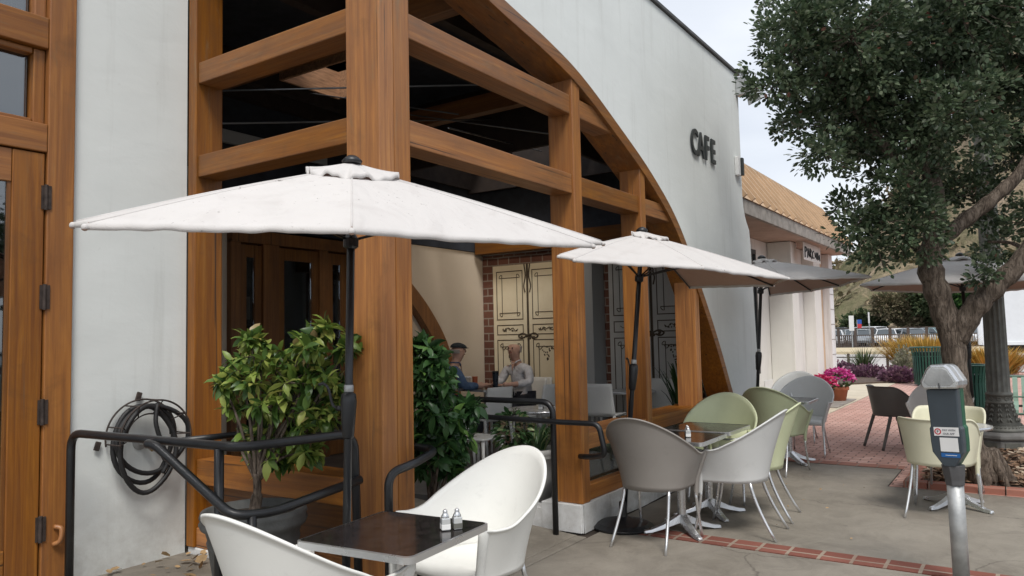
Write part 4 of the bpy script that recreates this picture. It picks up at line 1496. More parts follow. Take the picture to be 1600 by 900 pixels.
def tub_chair(label, mat, legmat='aluminium', low=False, loc=(0, 0, 0), rot=0.0, group='moulded tub armchairs around the outdoor tables'):
    """one-piece moulded armchair on four tube legs, facing local +Y"""
    t = thing('tub_armchair', label, 'armchair', loc, rot, group)
    if low:
        A0, B0, F0, A1, B1, F1, Z0, ZA, ZB = 0.235, 0.22, 0.20, 0.285, 0.285, 0.23, 0.42, 0.655, 0.80
    else:
        A0, B0, F0, A1, B1, F1, Z0, ZA, ZB = 0.230, 0.215, 0.225, 0.330, 0.375, 0.27, 0.405, 0.655, 0.945
    NS, NV = 64, 14
    arcf = 0.58

    def curve(s, a, b, f, y0=-0.02, pw=1.0):
        q = abs(s)
        sg = 1 if s >= 0 else -1
        if q < arcf:
            ph = q / arcf * math.pi / 2
            return sg * a * math.sin(ph) ** pw, y0 - b * math.cos(ph)
        u = (q - arcf) / (1 - arcf)
        return sg * a, y0 + (f - y0) * u

    rows = []
    for i in range(NS + 1):
        s = -1 + 2 * i / NS
        q = abs(s)
        if low:
            h = ZA + (ZB - ZA) * sm_((0.78 - q) / 0.40)
        else:
            h = ZA + (ZB - ZA) * (0.5 + 0.5 * math.cos(math.pi * min(1, q / 0.80))) ** 1.05
            h += 0.012 * sm_((q - 0.85) / 0.15)
        x0, y0 = curve(s, A0, B0, F0)
        x1, y1 = curve(s, A1, B1, F1)
        x1 *= 1 - 0.06 * sm_((q - 0.7) / 0.3)
        row = []
        for j in range(NV + 1):
            v = j / NV
            fl_ = v ** (1.25 if not low else 1.1)
            z = Z0 + (h - Z0) * v
            # only as much flare as the height reached
            k_ = fl_ * (0.72 + 0.28 * (h - ZA) / max(0.01, ZB - ZA))
            row.append((x0 + (x1 - x0) * (fl_ * 0.9 + 0.1 * k_), y0 + (y1 - y0) * k_, z))
        # rolled lip at the rim
        lx, ly = row[-1][0], row[-1][1]
        L_ = math.hypot(lx, ly + 0.02) or 1
        row.append((lx * (1 + 0.012 / L_), ly + (ly + 0.02) * 0.012 / L_ if q < arcf else ly, row[-1][2] + 0.001))
        rows.append(row)
    sh = MB()
    sh.grid([list(r_) for r_ in rows])
    shell = sh.build('shell', mat, t, smooth=True, world=False, solid=0.013, subsurf=0)
    # seat pan with its rolled front edge
    st = MB()
    rows2 = []
    for a in range(19):
        v = a / 18
        y = -0.02 - B0 * 0.97 + (B0 * 0.97 + 0.02 + F0 + 0.012) * v
        row = []
        half = A0 * 0.985 if y > -0.02 else A0 * 0.985 * math.sqrt(max(0.0, 1 - ((y + 0.02) / (B0)) ** 2))
        for b in range(15):
            u = -1 + 2 * b / 14
            dip = -0.016 * (1 - u * u) * math.sin(math.pi * min(1, v * 1.02)) - 0.028 * sm_((v - 0.86) / 0.14) ** 2
            row.append((half * u, y, 0.452 + dip))
        rows2.append(row)
    last = rows2[-1]
    rows2.append([(p[0], p[1] + 0.008, p[2] - 0.018) for p in last])
    rows2.append([(p[0], p[1] + 0.004, p[2] - 0.042) for p in last])
    st.grid(rows2)
    st.build('seat', mat, t, smooth=True, world=False, solid=0.012, offset=-1)
    # underside closing the shell
    us = MB()
    rr_ = []
    for i in range(17):
        s = -1 + 2 * i / 16
        x0, y0 = curve(s, A0 * 0.97, B0 * 0.97, F0)
        rr_.append([(x0 * f, y0 * f if f < 1 else y0, Z0 + 0.004 + (1 - f) * 0.012) for f in (1.0, 0.6, 0.2, 0.0)])
    us.grid(rr_)
    us.build('underside', mat, t, smooth=True, world=False)
    for sg in (-1, 1):
        xa, ya = curve(sg, A1, B1, F1)
        xa *= 0.94
        # tapered arm front running down into the leg socket
        m = MB()
        secs = []
        for zz, f, w, dpt in ((ZA + 0.012, 1.0, 0.010, 0.030), (ZA - 0.01, 1.0, 0.012, 0.033), (0.54, 0.55, 0.013, 0.030), (0.45, 0.2, 0.015, 0.026), (0.38, 0.05, 0.017, 0.022), (0.315, 0.0, 0.016, 0.017)):
            cx = sg * (A0 + 0.004) * (1 - f) + xa * f
            cy = F0 * (1 - f) + ya * f - dpt * 0.72
            secs.append([(cx + w * math.cos(q_) * 1.0, cy + dpt * math.sin(q_), zz) for q_ in [2 * math.pi * i / 14 for i in range(15)]])
        m.grid(secs)
        m.build('arm_front', mat, t, smooth=True, world=False)
        if low and legmat == 'dark_grey_plastic':
            leg_tube((sg * 0.215, F0 - 0.03, 0.42), (sg * 0.235, F0 + 0.05, 0.0), (0, 0, 0), 0.02).build('leg', legmat, t, smooth=True, world=False)
            leg_tube((sg * 0.19, -0.16, 0.42), (sg * 0.22, -0.30, 0.0), (0, 0.0, 0), 0.02).build('leg', legmat, t, smooth=True, world=False)
        else:
            leg_tube((sg * (A0 + 0.004), F0 - 0.02, 0.35), (sg * (A0 + 0.02), F0 + 0.045, 0.0), (0, -0.02, 0)).build('leg', legmat, t, smooth=True, world=False)
            leg_tube((sg * 0.175, -0.15, Z0 + 0.01), (sg * 0.215, -0.335, 0.0), (sg * -0.01, 0.055, 0.03)).build('leg', legmat, t, smooth=True, world=False)
    return t


def face(dx, dy):
    """rotation that turns local +Y to (dx, dy)"""
    return math.atan2(-dx, dy)


white = tub_chair('glossy white tub chair beyond the small dark table, its curved inside facing the camera', 'white_plastic', loc=(3.10, 2.35, 0), rot=face(-1, 0.16))
copy_tree(white, (2.03, 2.36, 0), face(1, -0.04), 'white tub chair nearest the camera at bottom left, cut by the picture edge')
copy_tree(white, (11.15, 2.72, 0), face(-1, -0.1), 'white tub chair farthest along the cafe wall, mostly hidden behind the grey one')
tub_chair('taupe tub chair seen from behind beside the timber sill', 'taupe_plastic', loc=(5.36, 2.36, 0), rot=face(1, -0.02))
grey = tub_chair('pale grey tub chair seen side on at the near end of the joined tables', 'pale_grey_plastic', loc=(5.93, 1.93, 0), rot=face(-0.05, 1))
copy_tree(grey, (9.98, 2.33, 0), face(-1, -0.05), 'pale grey tub chair at the third table beside the pink flowers')
green = tub_chair('pale green tub chair seen side on just behind the pale grey one', 'green_plastic', loc=(6.52, 1.97, 0), rot=face(-0.1, 1))
copy_tree(green, (7.02, 2.42, 0), face(-1, -0.12), 'pale green tub chair by the timber sill, its round inside facing the camera')
tub_chair('darker green tub chair seen from behind, standing beyond the joined tables', 'olive_plastic', loc=(8.62, 2.33, 0), rot=face(1, -0.12))
tub_chair('greige round-backed tub chair half hidden behind the parking meter', 'greige_plastic', loc=(10.25, 0.86, 0), rot=face(-1, 0.1), group='moulded tub armchairs around the outdoor tables')
cream = tub_chair('cream low-backed chair directly behind the parking meter, its back to the camera', 'cream_plastic', low=True, loc=(7.28, 0.64, 0), rot=face(1, -0.1), group='low-backed chairs on the brick paving')
copy_tree(cream, (8.0, 0.62, 0), face(-1, 0.06), 'cream low-backed chair facing the other cream one against the tree trunk')
tub_chair('dark grey low-backed plastic chair seen side on, alone on the brick paving', 'dark_grey_plastic', 'dark_grey_plastic', True, (10.98, 1.46, 0), face(0.62, -0.78), 'low-backed chairs on the brick paving')


# ================================================================== TABLES
def cafe_table(label, loc, rot=0.0, half=0.31, height=0.735, top='laminate', rnd=False, group='square pedestal cafe tables outdoors', cat='table', name='cafe_table'):
    t = thing(name, label, cat, loc, rot, group)
    if rnd:
        m = MB().lathe([(half - 0.012, height - 0.025), (half - 0.012, height)], 40)
        m.build('table_top', top, t, world=False, bevel=0.003)
        MB().lathe([(half - 0.011, height - 0.028), (half, height - 0.026), (half + 0.002, height - 0.012), (half, height - 0.001), (half - 0.011, height + 0.001)], 40, cap=False).build('metal_edge', 'aluminium', t, smooth=True, world=False)
    else:
        def rr(h, r_, n=6):
            out = []
            for cx, cy, a0 in ((h - r_, h - r_, 0), (-h + r_, h - r_, 90), (-h + r_, -h + r_, 180), (h - r_, -h + r_, 270)):
                for i in range(n + 1):
                    a = R(a0 + 90 * i / n)
                    out.append((cx + r_ * math.cos(a), cy + r_ * math.sin(a)))
            return out
        MB().prism(rr(half - 0.008, 0.03), 'z', height - 0.027, height - 0.001).build('table_top', top, t, world=False)
        e = MB()
        o1, o2 = rr(half - 0.007, 0.03), rr(half + 0.002, 0.034)
        n_ = len(o1)
        for (pa, za, pb, zb) in ((o1, height + 0.0005, o2, height - 0.002), (o2, height - 0.002, o2, height - 0.029), (o2, height - 0.029, o1, height - 0.030)):
            k = len(e.v)
            e.v += [(p[0], p[1], za) for p in pa] + [(p[0], p[1], zb) for p in pb]
            for i in range(n_):
                j = (i + 1) % n_
                e.f.append((k + i, k + n_ + i, k + n_ + j, k + j))
        e.build('metal_edge', 'aluminium', t, world=False)
    MB().tube([(0, 0, 0.09), (0, 0, height - 0.03)], 0.032, 20).lathe([(0.10, height - 0.045), (0.11, height - 0.031)], 20).build('pedestal', 'aluminium', t, smooth=False, world=False)
    for k in range(4):
        a = R(45 + 90 * k)
        ft = MB()
        secs = []
        for r_, w, zt, zb in ((0.02, 0.034, 0.135, 0.07), (0.08, 0.033, 0.105, 0.055), (0.17, 0.030, 0.062, 0.028), (0.26, 0.027, 0.034, 0.008), (0.315, 0.022, 0.026, 0.006), (0.325, 0.015, 0.018, 0.006)):
            c_, s_ = math.cos(a), math.sin(a)
            secs.append([(c_ * r_ - s_ * w * q, s_ * r_ + c_ * w * q, z) for q, z in ((-1, zb), (-0.75, zt), (0.75, zt), (1, zb), (-1, zb))])
        ft.grid(secs)
        ft.f.append((len(ft.v) - 5, len(ft.v) - 4, len(ft.v) - 3, len(ft.v) - 2))
        fo = ft.build('foot', 'aluminium', t, world=False, bevel=0.003)
        MB().lathe([(0.016, 0.0), (0.018, 0.009)], 10, (math.cos(a) * 0.30, math.sin(a) * 0.30, 0)).build('glide', 'black_rubber', fo, world=False)
    return t


tb = cafe_table('nearest dark square table with a bright metal edge between two white chairs', (2.415, 2.255, 0), 0.09, 0.292)
copy_tree(tb, (5.72, 2.30, 0), 0.01, 'dark square table beside the taupe chair with shakers on it')
copy_tree(tb, (6.37, 2.31, 0), -0.01, 'dark square table with nothing on it, joined to the one by the taupe chair')
copy_tree(tb, (9.28, 2.36, 0), 0.03, 'dark square table between the darker green chair and the far grey chair')
cafe_table('small round table between the two cream chairs beside the tree trunk', (7.62, 0.56, 0), 0.2, 0.30, 0.70, 'laminate_white', True, 'square pedestal cafe tables outdoors')


def shakers(loc, label, rot=0.0):
    t = thing('shaker_pair', label, 'salt and pepper', loc, rot, 'shakers on the outdoor tables')
    for i, (dx, c) in enumerate(((-0.026, 'salt'), (0.026, 'lamp_iron'))):
        MB().box(dx - 0.019, dx + 0.019, -0.019, 0.019, 0.001, 0.052).build('glass_jar', 'glassware', t, world=False, bevel=0.004)
        MB().box(dx - 0.0193, dx + 0.0193, -0.0193, 0.0193, 0.004, 0.028).build('filling', c, t, world=False, bevel=0.002)
        MB().lathe([(0.017, 0.052), (0.018, 0.058), (0.012, 0.068), (0.009, 0.074), (0.011, 0.079), (0.006, 0.085), (0.001, 0.088)], 14, (dx, 0, 0)).build('metal_cap', 'aluminium', t, smooth=True, world=False)
    return t


sh = shakers((2.555, 2.065, 0.735), 'glass salt and pepper shakers on the nearest dark table', face(0.6, 0.8))
copy_tree(sh, (5.72, 2.23, 0.735), 0.5, 'salt and pepper shakers on the table beside the taupe chair')
copy_tree(sh, (9.12, 2.28, 0.735), 0.2, 'salt and pepper shakers on the far table by the darker green chair')


# ================================================================== MARKET UMBRELLAS
def umbrella(label, base, foot, apex, rim, full=False, joint=1.22, cap=0.24, group='cream market umbrellas over the tables', sag=0.014, disc=True):
    t = thing('market_umbrella', label, 'umbrella', base, 0, group)
    A = Vector(apex)
    V = [Vector(p) for p in rim]
    n = len(V)
    pairs = [(i, i + 1) for i in range(n - 1)] + ([(n - 1, 0)] if full else [])
    cv = MB()
    NI, NJ = 22, 40

    def rib(i, s):
        p = A.lerp(V[i], s)
        p.z += 0.012 * math.sin(math.pi * s)
        return p
    for a, b in pairs:
        L = (V[a] - V[b]).length
        rows = []
        for i in range(NI + 1):
            s = 0.04 + 0.96 * i / NI
            row = []
            for j in range(NJ + 1):
                u = j / NJ
                p = rib(a, s).lerp(rib(b, s), u)
                w = 4 * u * (1 - u)
                p.z -= sag * w * s * L * 0.55 
                p.z += (0.0015 * math.sin(31 * u + 4 * s + a) * s ** 3 + 0.0022 * math.sin(13 * u + 9 * s + 2 * a) * s + 0.0018 * math.sin(47 * u * s + a)) * min(1, 6 * u * (1 - u)) * min(1, L)
                # hem pulled in between the rib tips
                if i == NI:
                    p = p.lerp(A, 0.022 * w)
                row.append(tuple(p))
            rows.append(row)
        # turned hem
        rows.append([(q[0], q[1], q[2] - 0.022) for q in rows[-1]])
        cv.grid(rows)
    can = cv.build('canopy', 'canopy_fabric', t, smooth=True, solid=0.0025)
    m = can.modifiers.new('weld', 'WELD')
    m.merge_threshold = 0.0008
    can.modifiers.move(1, 0)
    # wind vent: a little ruffled cap over the opening
    cp = MB()
    rows = []
    NQ = 84
    cen = A + Vector((0, 0, 0.028))
    for i in range(8):
        s = [0.04, 0.25, 0.5, 0.7, 0.85, 0.95, 1.0, 1.0][i]
        row = []
        for j in range(NQ + 1):
            th = j / NQ * (n if full else n - 1)
            a = int(min(th, n - 1 if full else n - 2))
            f = th - a
            r0 = (rib(a % n, 0.5) - A)
            r1 = (rib((a + 1) % n, 0.5) - A)
            q0 = A + r0 * (cap / max(0.3, r0.length))
            q1 = A + r1 * (cap / max(0.3, r1.length))
            q = q0.lerp(q1, f)
            p = cen.lerp(q + Vector((0, 0, 0.022)), s)
            p.z += (0.014 * math.sin(j * 0.42 + 1.0) + 0.008 * math.sin(j * 0.93)) * s ** 3
            if i == 7:
                p.z -= 0.020
            row.append(tuple(p))
        rows.append(row)
    cp.grid(rows)
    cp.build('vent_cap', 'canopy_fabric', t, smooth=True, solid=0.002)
    MB().lathe([(0.045, -0.012), (0.05, 0.0), (0.035, 0.016), (0.02, 0.026), (0.004, 0.03)], 16, (A.x, A.y, A.z + 0.032)).build('finial', 'black_metal', t, smooth=True)
    # stitched seams along the ribs
    for i in range(n):
        pts = [rib(i, 0.06 + 0.94 * k / 12) - Vector((0, 0, 0.014)) for k in range(13)]
        MB().tube(pts, 0.0075, 6).build('rib', 'black_metal', t, smooth=True)
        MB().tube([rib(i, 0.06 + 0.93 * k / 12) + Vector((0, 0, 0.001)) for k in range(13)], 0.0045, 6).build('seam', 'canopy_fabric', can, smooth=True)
        hub = A + (Vector(foot) - A).normalized() * 0.36
        MB().tube([hub, rib(i, 0.48) - Vector((0, 0, 0.02))], 0.0065, 6).build('strut', 'black_metal', t, smooth=True)
        q = rib(i, 1.0)
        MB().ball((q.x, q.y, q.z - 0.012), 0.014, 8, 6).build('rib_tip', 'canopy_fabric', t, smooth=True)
    axis = (A - Vector(foot)).normalized()
    F0_ = Vector(foot)
    MB().tube([F0_, A - axis * 0.02], 0.019, 16).build('pole', 'black_metal', t, smooth=True)
    hubc = A - axis * 0.37
    rotm = axis.to_track_quat('Z', 'Y').to_matrix().to_4x4()

    def along(mb_, d):
        p = F0_ + axis * d
        return MB().add(mb_, Matrix.Translation(p) @ rotm)
    MB().add(MB().lathe([(0.022, -0.03), (0.036, -0.02), (0.036, 0.02), (0.022, 0.04)], 14), Matrix.Translation(hubc) @ rotm).build('hub', 'black_metal', t, smooth=False)
    MB().add(MB().lathe([(0.022, -0.03), (0.032, -0.02), (0.032, 0.02), (0.022, 0.03)], 14), Matrix.Translation(A - axis * 0.07) @ rotm).build('top_notch', 'black_metal', t)
    dj = (joint - foot[2]) / axis.z
    cr = along(MB().lathe([(0.022, -0.13), (0.027, -0.12), (0.034, -0.03), (0.038, 0.04), (0.034, 0.075), (0.022, 0.085)], 16).tube([(0.03, 0, 0.01), (0.062, 0, 0.01)], 0.013, 10), dj).build('crank_housing', 'black_metal', t, smooth=True)
    along(MB().tube(spline([(0.062, 0, 0.01), (0.085, 0, 0.03), (0.10, 0.01, 0.10), (0.125, 0.015, 0.125), (0.15, 0.015, 0.12)], 4), 0.007, 8), dj).build('crank_handle', 'black_metal', cr, smooth=True)
    along(MB().lathe([(0.0205, 0), (0.0225, 0.004), (0.0225, 0.03), (0.0205, 0.034)], 14), dj + 0.085).build('pole_ring', 'galvanised', t, smooth=True)
    if disc:
        MB().lathe([(0.24, 0.003), (0.245, 0.02), (0.20, 0.045), (0.08, 0.075), (0.035, 0.09), (0.03, 0.20), (0.024, 0.21)], 32, (foot[0], foot[1], 0)).build('base', 'black_metal', t, smooth=False, bevel=0.004)
    return t


def pole_foot(p_low, apex):
    a, b = Vector(apex), Vector(p_low)
    dd = (a - b) / (a.z - b.z)
    return tuple(b - dd * (b.z - 0.01))


ap1 = (2.572, 2.66, 2.385)
f1 = pole_foot((2.487, 2.631, 0.528), ap1)
umbrella('large cream umbrella nearest the camera in front of the corner post', (f1[0], f1[1], 0), f1, ap1,
         [(1.475, 3.075, 2.035), (1.40, 2.83, 1.995), (2.019, 2.092, 1.972), (3.67, 1.934, 2.045), (3.821, 1.95, 2.075)])
ap2 = (5.75, 2.574, 2.37)
f2 = pole_foot((5.646, 2.681, 0.884), ap2)
umbrella('middle cream umbrella over the taupe and green chairs', (f2[0], f2[1], 0), f2, ap2,
         [(4.249, 2.496, 2.075), (4.285, 2.40, 2.045), (5.131, 1.845, 2.01), (6.627, 1.635, 2.0), (7.381, 1.966, 1.99), (6.951, 2.634, 1.99)])
ap3 = (9.053, 2.531, 2.385)
f3 = pole_foot((9.024, 2.631, 0.926), ap3)
umbrella('third cream umbrella down the wall, partly hidden behind the middle one', (f3[0], f3[1], 0), f3, ap3,
         [(8.0, 2.72, 2.08), (7.72, 1.95, 2.07), (8.301, 1.251, 2.08), (9.153, 1.695, 2.05), (9.35, 2.05, 2.02), (9.6, 2.6, 2.0)])
ap4 = (10.284, 0.577, 2.36)
f4 = (10.29, 0.52, 0.01)
umbrella('umbrella out on the brick paving, seen through the tree branches', (f4[0], f4[1], 0), f4, ap4,
         [(9.241, 1.495, 2.05), (10.206, 1.531, 2.03), (10.95, 0.976, 2.0), (11.25, 0.30, 1.99), (10.6, -0.55, 2.0), (9.5, -0.45, 2.03)], full=True, joint=1.30)

# ================================================================== HANDRAILS
rl = thing('entrance_handrail', 'black tube handrail with a sloping lower rail around the potted shrub', 'handrail', (2.27, 3.1, 0.14), 0, 'black handrails at the entrance')
pr = 0.0235
top = fillet([(2.225, 4.62, 0.14), (2.225, 4.62, 1.045), (2.30, 3.15, 1.045), (2.93, 3.03, 1.045), (2.955, 3.025, 0.02)], 0.10, 6)
MB().tube(top, pr, 14).build('top_rail', 'black_metal', rl, smooth=True)
MB().tube([(2.287, 3.30, 0.14), (2.287, 3.30, 1.03)], pr, 14).build('post', 'black_metal', rl, smooth=True)
low = fillet([(2.255, 3.80, 1.035), (2.205, 3.80, 1.035), (2.21, 3.72, 1.03), (2.235, 3.12, 0.735), (2.42, 3.06, 0.725), (2.94, 2.995, 0.80)], 0.075, 6)
MB().tube(low, pr * 0.98, 14).build('lower_rail', 'black_metal', rl, smooth=True)
MB().tube([(2.32, 3.09, 0.0), (2.32, 3.09, 0.725)], pr * 0.95, 14).build('post', 'black_metal', rl, smooth=True)
MB().tube([(2.45, 4.0, 1.0), (3.02, 3.9, 1.0)], pr * 0.8, 12).build('back_rail', 'black_metal', rl, smooth=True)
for x, y, z in ((2.225, 4.62, 0.141), (2.287, 3.30, 0.141)):
    MB().lathe([(0.045, 0), (0.045, 0.008), (0.026, 0.010)], 16, (x, y, z)).build('flange', 'black_metal', rl)
r2 = thing('entrance_handrail', 'black double tube handrail wrapping the timber post right of the entrance', 'handrail', (5.1, 3.07, 0.17), 0, 'black handrails at the entrance')
MB().tube(fillet([(5.10, 4.35, 1.03), (5.10, 3.085, 1.03), (5.10, 3.085, 0.005)], 0.11, 6), pr, 14).build('top_rail', 'black_metal', r2, smooth=True)
MB().tube(fillet([(5.04, 4.30, 0.905), (5.04, 2.98, 0.885), (5.05, 2.66, 0.885), (5.05, 2.61, 0.66), (5.17, 2.80, 0.615), (5.24, 2.93, 0.60)], 0.06, 6), pr * 0.9, 14).build('hand_rail', 'black_metal', r2, smooth=True)
MB().tube([(5.10, 4.33, 0.0), (5.10, 4.33, 1.02)], pr, 14).build('post', 'black_metal', r2, smooth=True)
MB().tube([(5.10, 3.05, 0.885), (5.04, 3.05, 0.885)], pr * 0.6, 10).build('bracket', 'black_metal', r2, smooth=True)
r3 = thing('entrance_handrail', 'short curved black handrail end in front of the big corner post', 'handrail', (3.12, 2.87, 0), 0, 'black handrails at the entrance')
MB().tube(fillet([(2.98, 2.83, 0.0), (2.98, 2.83, 0.84), (3.14, 2.80, 0.865), (3.42, 2.86, 0.90), (3.44, 3.10, 0.91), (3.44, 4.2, 0.98)], 0.09, 6), pr, 14).build('rail', 'black_metal', r3, smooth=True)
MB().tube([(3.44, 4.18, 0.0), (3.44, 4.18, 0.97)], pr, 14).build('post', 'black_metal', r3, smooth=True)

# ================================================================== HOSE AND ITS RACK
WY = 4.775
hr = thing('hose_rack', 'rusty wire hose rack bolted to the white wall', 'hose rack', (2.75, WY, 0.92))
rk = MB()
cx, cz = 2.73, 0.96


def ring(yoff, r_, rad, a0=0, a1=360, c=(cx, cz), n=40):
    return [(c[0] + r_ * math.cos(R(a0 + (a1 - a0) * i / n)), WY - yoff, c[1] + r_ * math.sin(R(a0 + (a1 - a0) * i / n))) for i in range(n + 1)]


rk.tube(ring(0.19, 0.235, 0, -15, 190), 0.006, 6).tube(ring(0.02, 0.235, 0, -15, 190), 0.006, 6).tube(ring(0.10, 0.145, 0, 0, 185), 0.005, 6)
for a in (0, 35, 80, 120, 160, 186):
    rk.tube([(cx + 0.235 * math.cos(R(a)), WY - 0.02, cz + 0.235 * math.sin(R(a))), (cx + 0.235 * math.cos(R(a)), WY - 0.19, cz + 0.235 * math.sin(R(a)))], 0.005, 6)
    rk.tube([(cx + 0.145 * math.cos(R(a)), WY - 0.10, cz + 0.145 * math.sin(R(a))), (cx + 0.235 * math.cos(R(a)), WY - 0.19, cz + 0.235 * math.sin(R(a)))], 0.004, 6)
rk.build('wire_frame', 'rusty_iron', hr, smooth=True)
for x, z in ((2.71, 1.215), (2.45, 0.93)):
    MB().obox((x, WY - 0.012, z), (0.035, 0.012, 0.055), Matrix.Rotation(0.3, 3, 'Y')).build('mounting_plate', 'rusty_iron', hr, bevel=0.004)
hs = MB()
for k, (rx, rz, dx, dz, yo) in enumerate(((0.20, 0.245, -0.01, -0.04, 0.06), (0.235, 0.215, 0.035, -0.015, 0.09), (0.175, 0.27, -0.02, -0.075, 0.13))):
    pts = [(cx + dx + rx * math.cos(R(a)) + 0.01 * math.sin(R(a * 3 + k * 50)), WY - yo - 0.012 * math.sin(R(a * 2 + k * 70)), cz + dz + rz * math.sin(R(a)) + 0.008 * math.cos(R(2 * a + 40 * k))) for a in range(0, 360, 10)]
    hs.tube(pts, 0.0155, 10, closed=True)
hs.tube(spline([(2.77, WY - 0.13, 1.17), (2.74, WY - 0.16, 1.05), (2.775, WY - 0.17, 0.92), (2.83, WY - 0.15, 0.80), (2.80, WY - 0.14, 0.72)], 6), 0.014, 10)
hs.tube(spline([(2.80, WY - 0.02, 0.93), (2.80, WY - 0.09, 0.90), (2.80, WY - 0.12, 0.85), (2.85, WY - 0.13, 0.77), (2.90, WY - 0.12, 0.84)], 6), 0.013, 10)
tag(hs.build('garden_hose', 'black_rubber', smooth=True), 'coiled black garden hose hanging on the white wall', 'hose')
fc = thing('wall_tap', 'small brass hose tap on the white wall inside the coiled hose', 'tap', (2.73, WY, 0.92))
MB().add(MB().lathe([(0.05, 0), (0.05, 0.006), (0.02, 0.01), (0.018, 0.05)], 16), Matrix.Translation((2.73, WY + 0.004, 0.92)) @ Matrix.Rotation(R(90), 4, 'X')).build('pipe', 'galvanised', fc)
MB().tube([(2.735, WY - 0.05, 0.92), (2.77, WY - 0.09, 0.87)], 0.017, 10).build('spout', 'brass', fc)
MB().tube([(2.715, WY - 0.07, 0.955), (2.755, WY - 0.07, 0.945)], 0.013, 8).build('handle', 'rusty_iron', fc)


# ================================================================== PLANTS
def pot_lathe(loc, prof, mat, label_soil_z, r_soil, parent):
    MB().lathe(prof, 36, loc).build('pot', mat, parent, smooth=True)
    MB().lathe([(0.001, 0.02), (r_soil, 0.0)], 24, (loc[0], loc[1], loc[2] + label_soil_z), cap=False).build('soil', 'soil', parent)


def shrub(name, label, base, zpot, prof, potmat, soilr, lobes, n, size, mat, group=None, leafT=T_LEAF, stems=8, cat='potted plant', whorl=5, stem_top=0.35):
    t = thing(name, label, cat, base, 0, group)
    pot_lathe(base, prof, potmat, zpot - 0.045, soilr, t)
    stm = MB()
    P, D = [], []
    c0 = Vector((base[0], base[1], base[2] + zpot - 0.03))
    fork = c0 + Vector((0.01, -0.01, stem_top))
    stm.tube(spline([c0, c0 + Vector((0.02, 0, stem_top * 0.5)), fork], 5), [0.045] + [0.032] * 4 + [0.022] * 6, 10)
    per = n // len(lobes)
    for (lx, ly, lz, lr) in lobes:
        c = Vector((lx, ly, lz))
        mid = fork.lerp(c, 0.5) + Vector((random.uniform(-.04, .04), random.uniform(-.04, .04), random.uniform(-.02, .05)))
        stm.tube(spline([fork - Vector((0, 0, 0.05)), mid, c], 5), [0.011 - 0.0006 * i for i in range(11)], 7)
        tips = []
        for _ in range(max(3, per // (whorl * 2))):
            d = Vector(rand_dirs(1)[0])
            d.z = d.z * 0.75 + 0.12
            r_ = lr * random.uniform(0.35, 1.0)
            tip = c + d * r_
            stm.tube([c.lerp(tip, 0.1), tip], [0.005, 0.0025], 5)
            tips.append((tip, d))
        for tip, d in tips:
            for w in range(2):
                q = tip - d * (0.05 * w)
                for a in range(whorl):
                    an = 2 * math.pi * a / whorl + random.uniform(-.4, .4)
                    o = d.orthogonal().normalized()
                    o2 = d.cross(o)
                    g = o * math.cos(an) + o2 * math.sin(an) + d * random.uniform(0.1, 0.6) + Vector((0, 0, -0.25))
                    P.append(tuple(q))
                    D.append(tuple(g))
    leaves('foliage', P, D, size, mat, t, T=leafT, jitter=0.45)
    stm.build('stem', 'bark', t, smooth=True)
    return t


lob = [(2.62, 3.61, 1.35, 0.127), (2.67, 3.73, 1.17, 0.094), (2.7, 3.56, 1.44, 0.143), (2.81, 3.54, 1.31, 0.182), (2.88, 3.42, 1.44, 0.153), (2.84, 3.30, 1.49, 0.115), (2.88, 3.25, 1.36, 0.118), (2.94, 3.42, 1.26, 0.165), (2.78, 3.4, 1.14, 0.17), (2.68, 3.53, 1.18, 0.141), (2.76, 3.78, 1.46, 0.097), (2.8, 3.52, 0.99, 0.122), (2.90, 3.49, 0.97, 0.135), (2.93, 3.30, 1.11, 0.125), (3.0, 3.28, 1.23, 0.09), (2.83, 3.32, 1.54, 0.084), (2.77, 3.65, 0.95, 0.109), (2.88, 3.6, 0.87, 0.085), (2.61, 3.78, 1.32, 0.065), (2.81, 3.62, 1.26, 0.147), (2.98, 3.30, 1.28, 0.11), (2.76, 3.40, 1.32, 0.154), (2.76, 3.55, 0.90, 0.10), (2.90, 3.40, 0.92, 0.10), (2.70, 3.66, 1.02, 0.10), (2.98, 3.18, 1.50, 0.07), (2.66, 3.60, 1.56, 0.05), (2.92, 3.28, 1.62, 0.05)]
lob = [(x + 0.02, y - 0.02, z, r * 1.02) for x, y, z, r in lob]
shrub('potted_shrub', 'bushy shrub with yellow edged leaves in a big grey ribbed pot', (2.68, 3.55, 0.14), 0.50,
      [(0.17, 0.0), (0.21, 0.14), (0.235, 0.30), (0.245, 0.34), (0.238, 0.35), (0.252, 0.40), (0.275, 0.415), (0.285, 0.44), (0.275, 0.455), (0.283, 0.475), (0.275, 0.50), (0.25, 0.50), (0.24, 0.45), (0.05, 0.44)], 'stone_pot', 0.245, lob, 2300, 0.080, 'leaf_yellow_edge', whorl=5, stem_top=0.22)
lob = [(3.58, 3.06, 1.43, 0.103), (3.6, 2.99, 1.28, 0.155), (3.52, 3.05, 1.12, 0.13), (3.57, 2.93, 1.08, 0.125), (3.76, 2.90, 1.1, 0.072), (3.62, 3.0, 0.88, 0.16), (3.71, 2.95, 0.91, 0.11), (3.61, 3.13, 0.79, 0.127), (3.53, 3.11, 1.39, 0.071), (3.72, 3.0, 0.74, 0.096), (3.55, 3.03, 1.27, 0.12), (3.66, 3.0, 0.99, 0.135), (3.53, 3.08, 0.96, 0.117), (3.59, 3.11, 1.50, 0.056)]
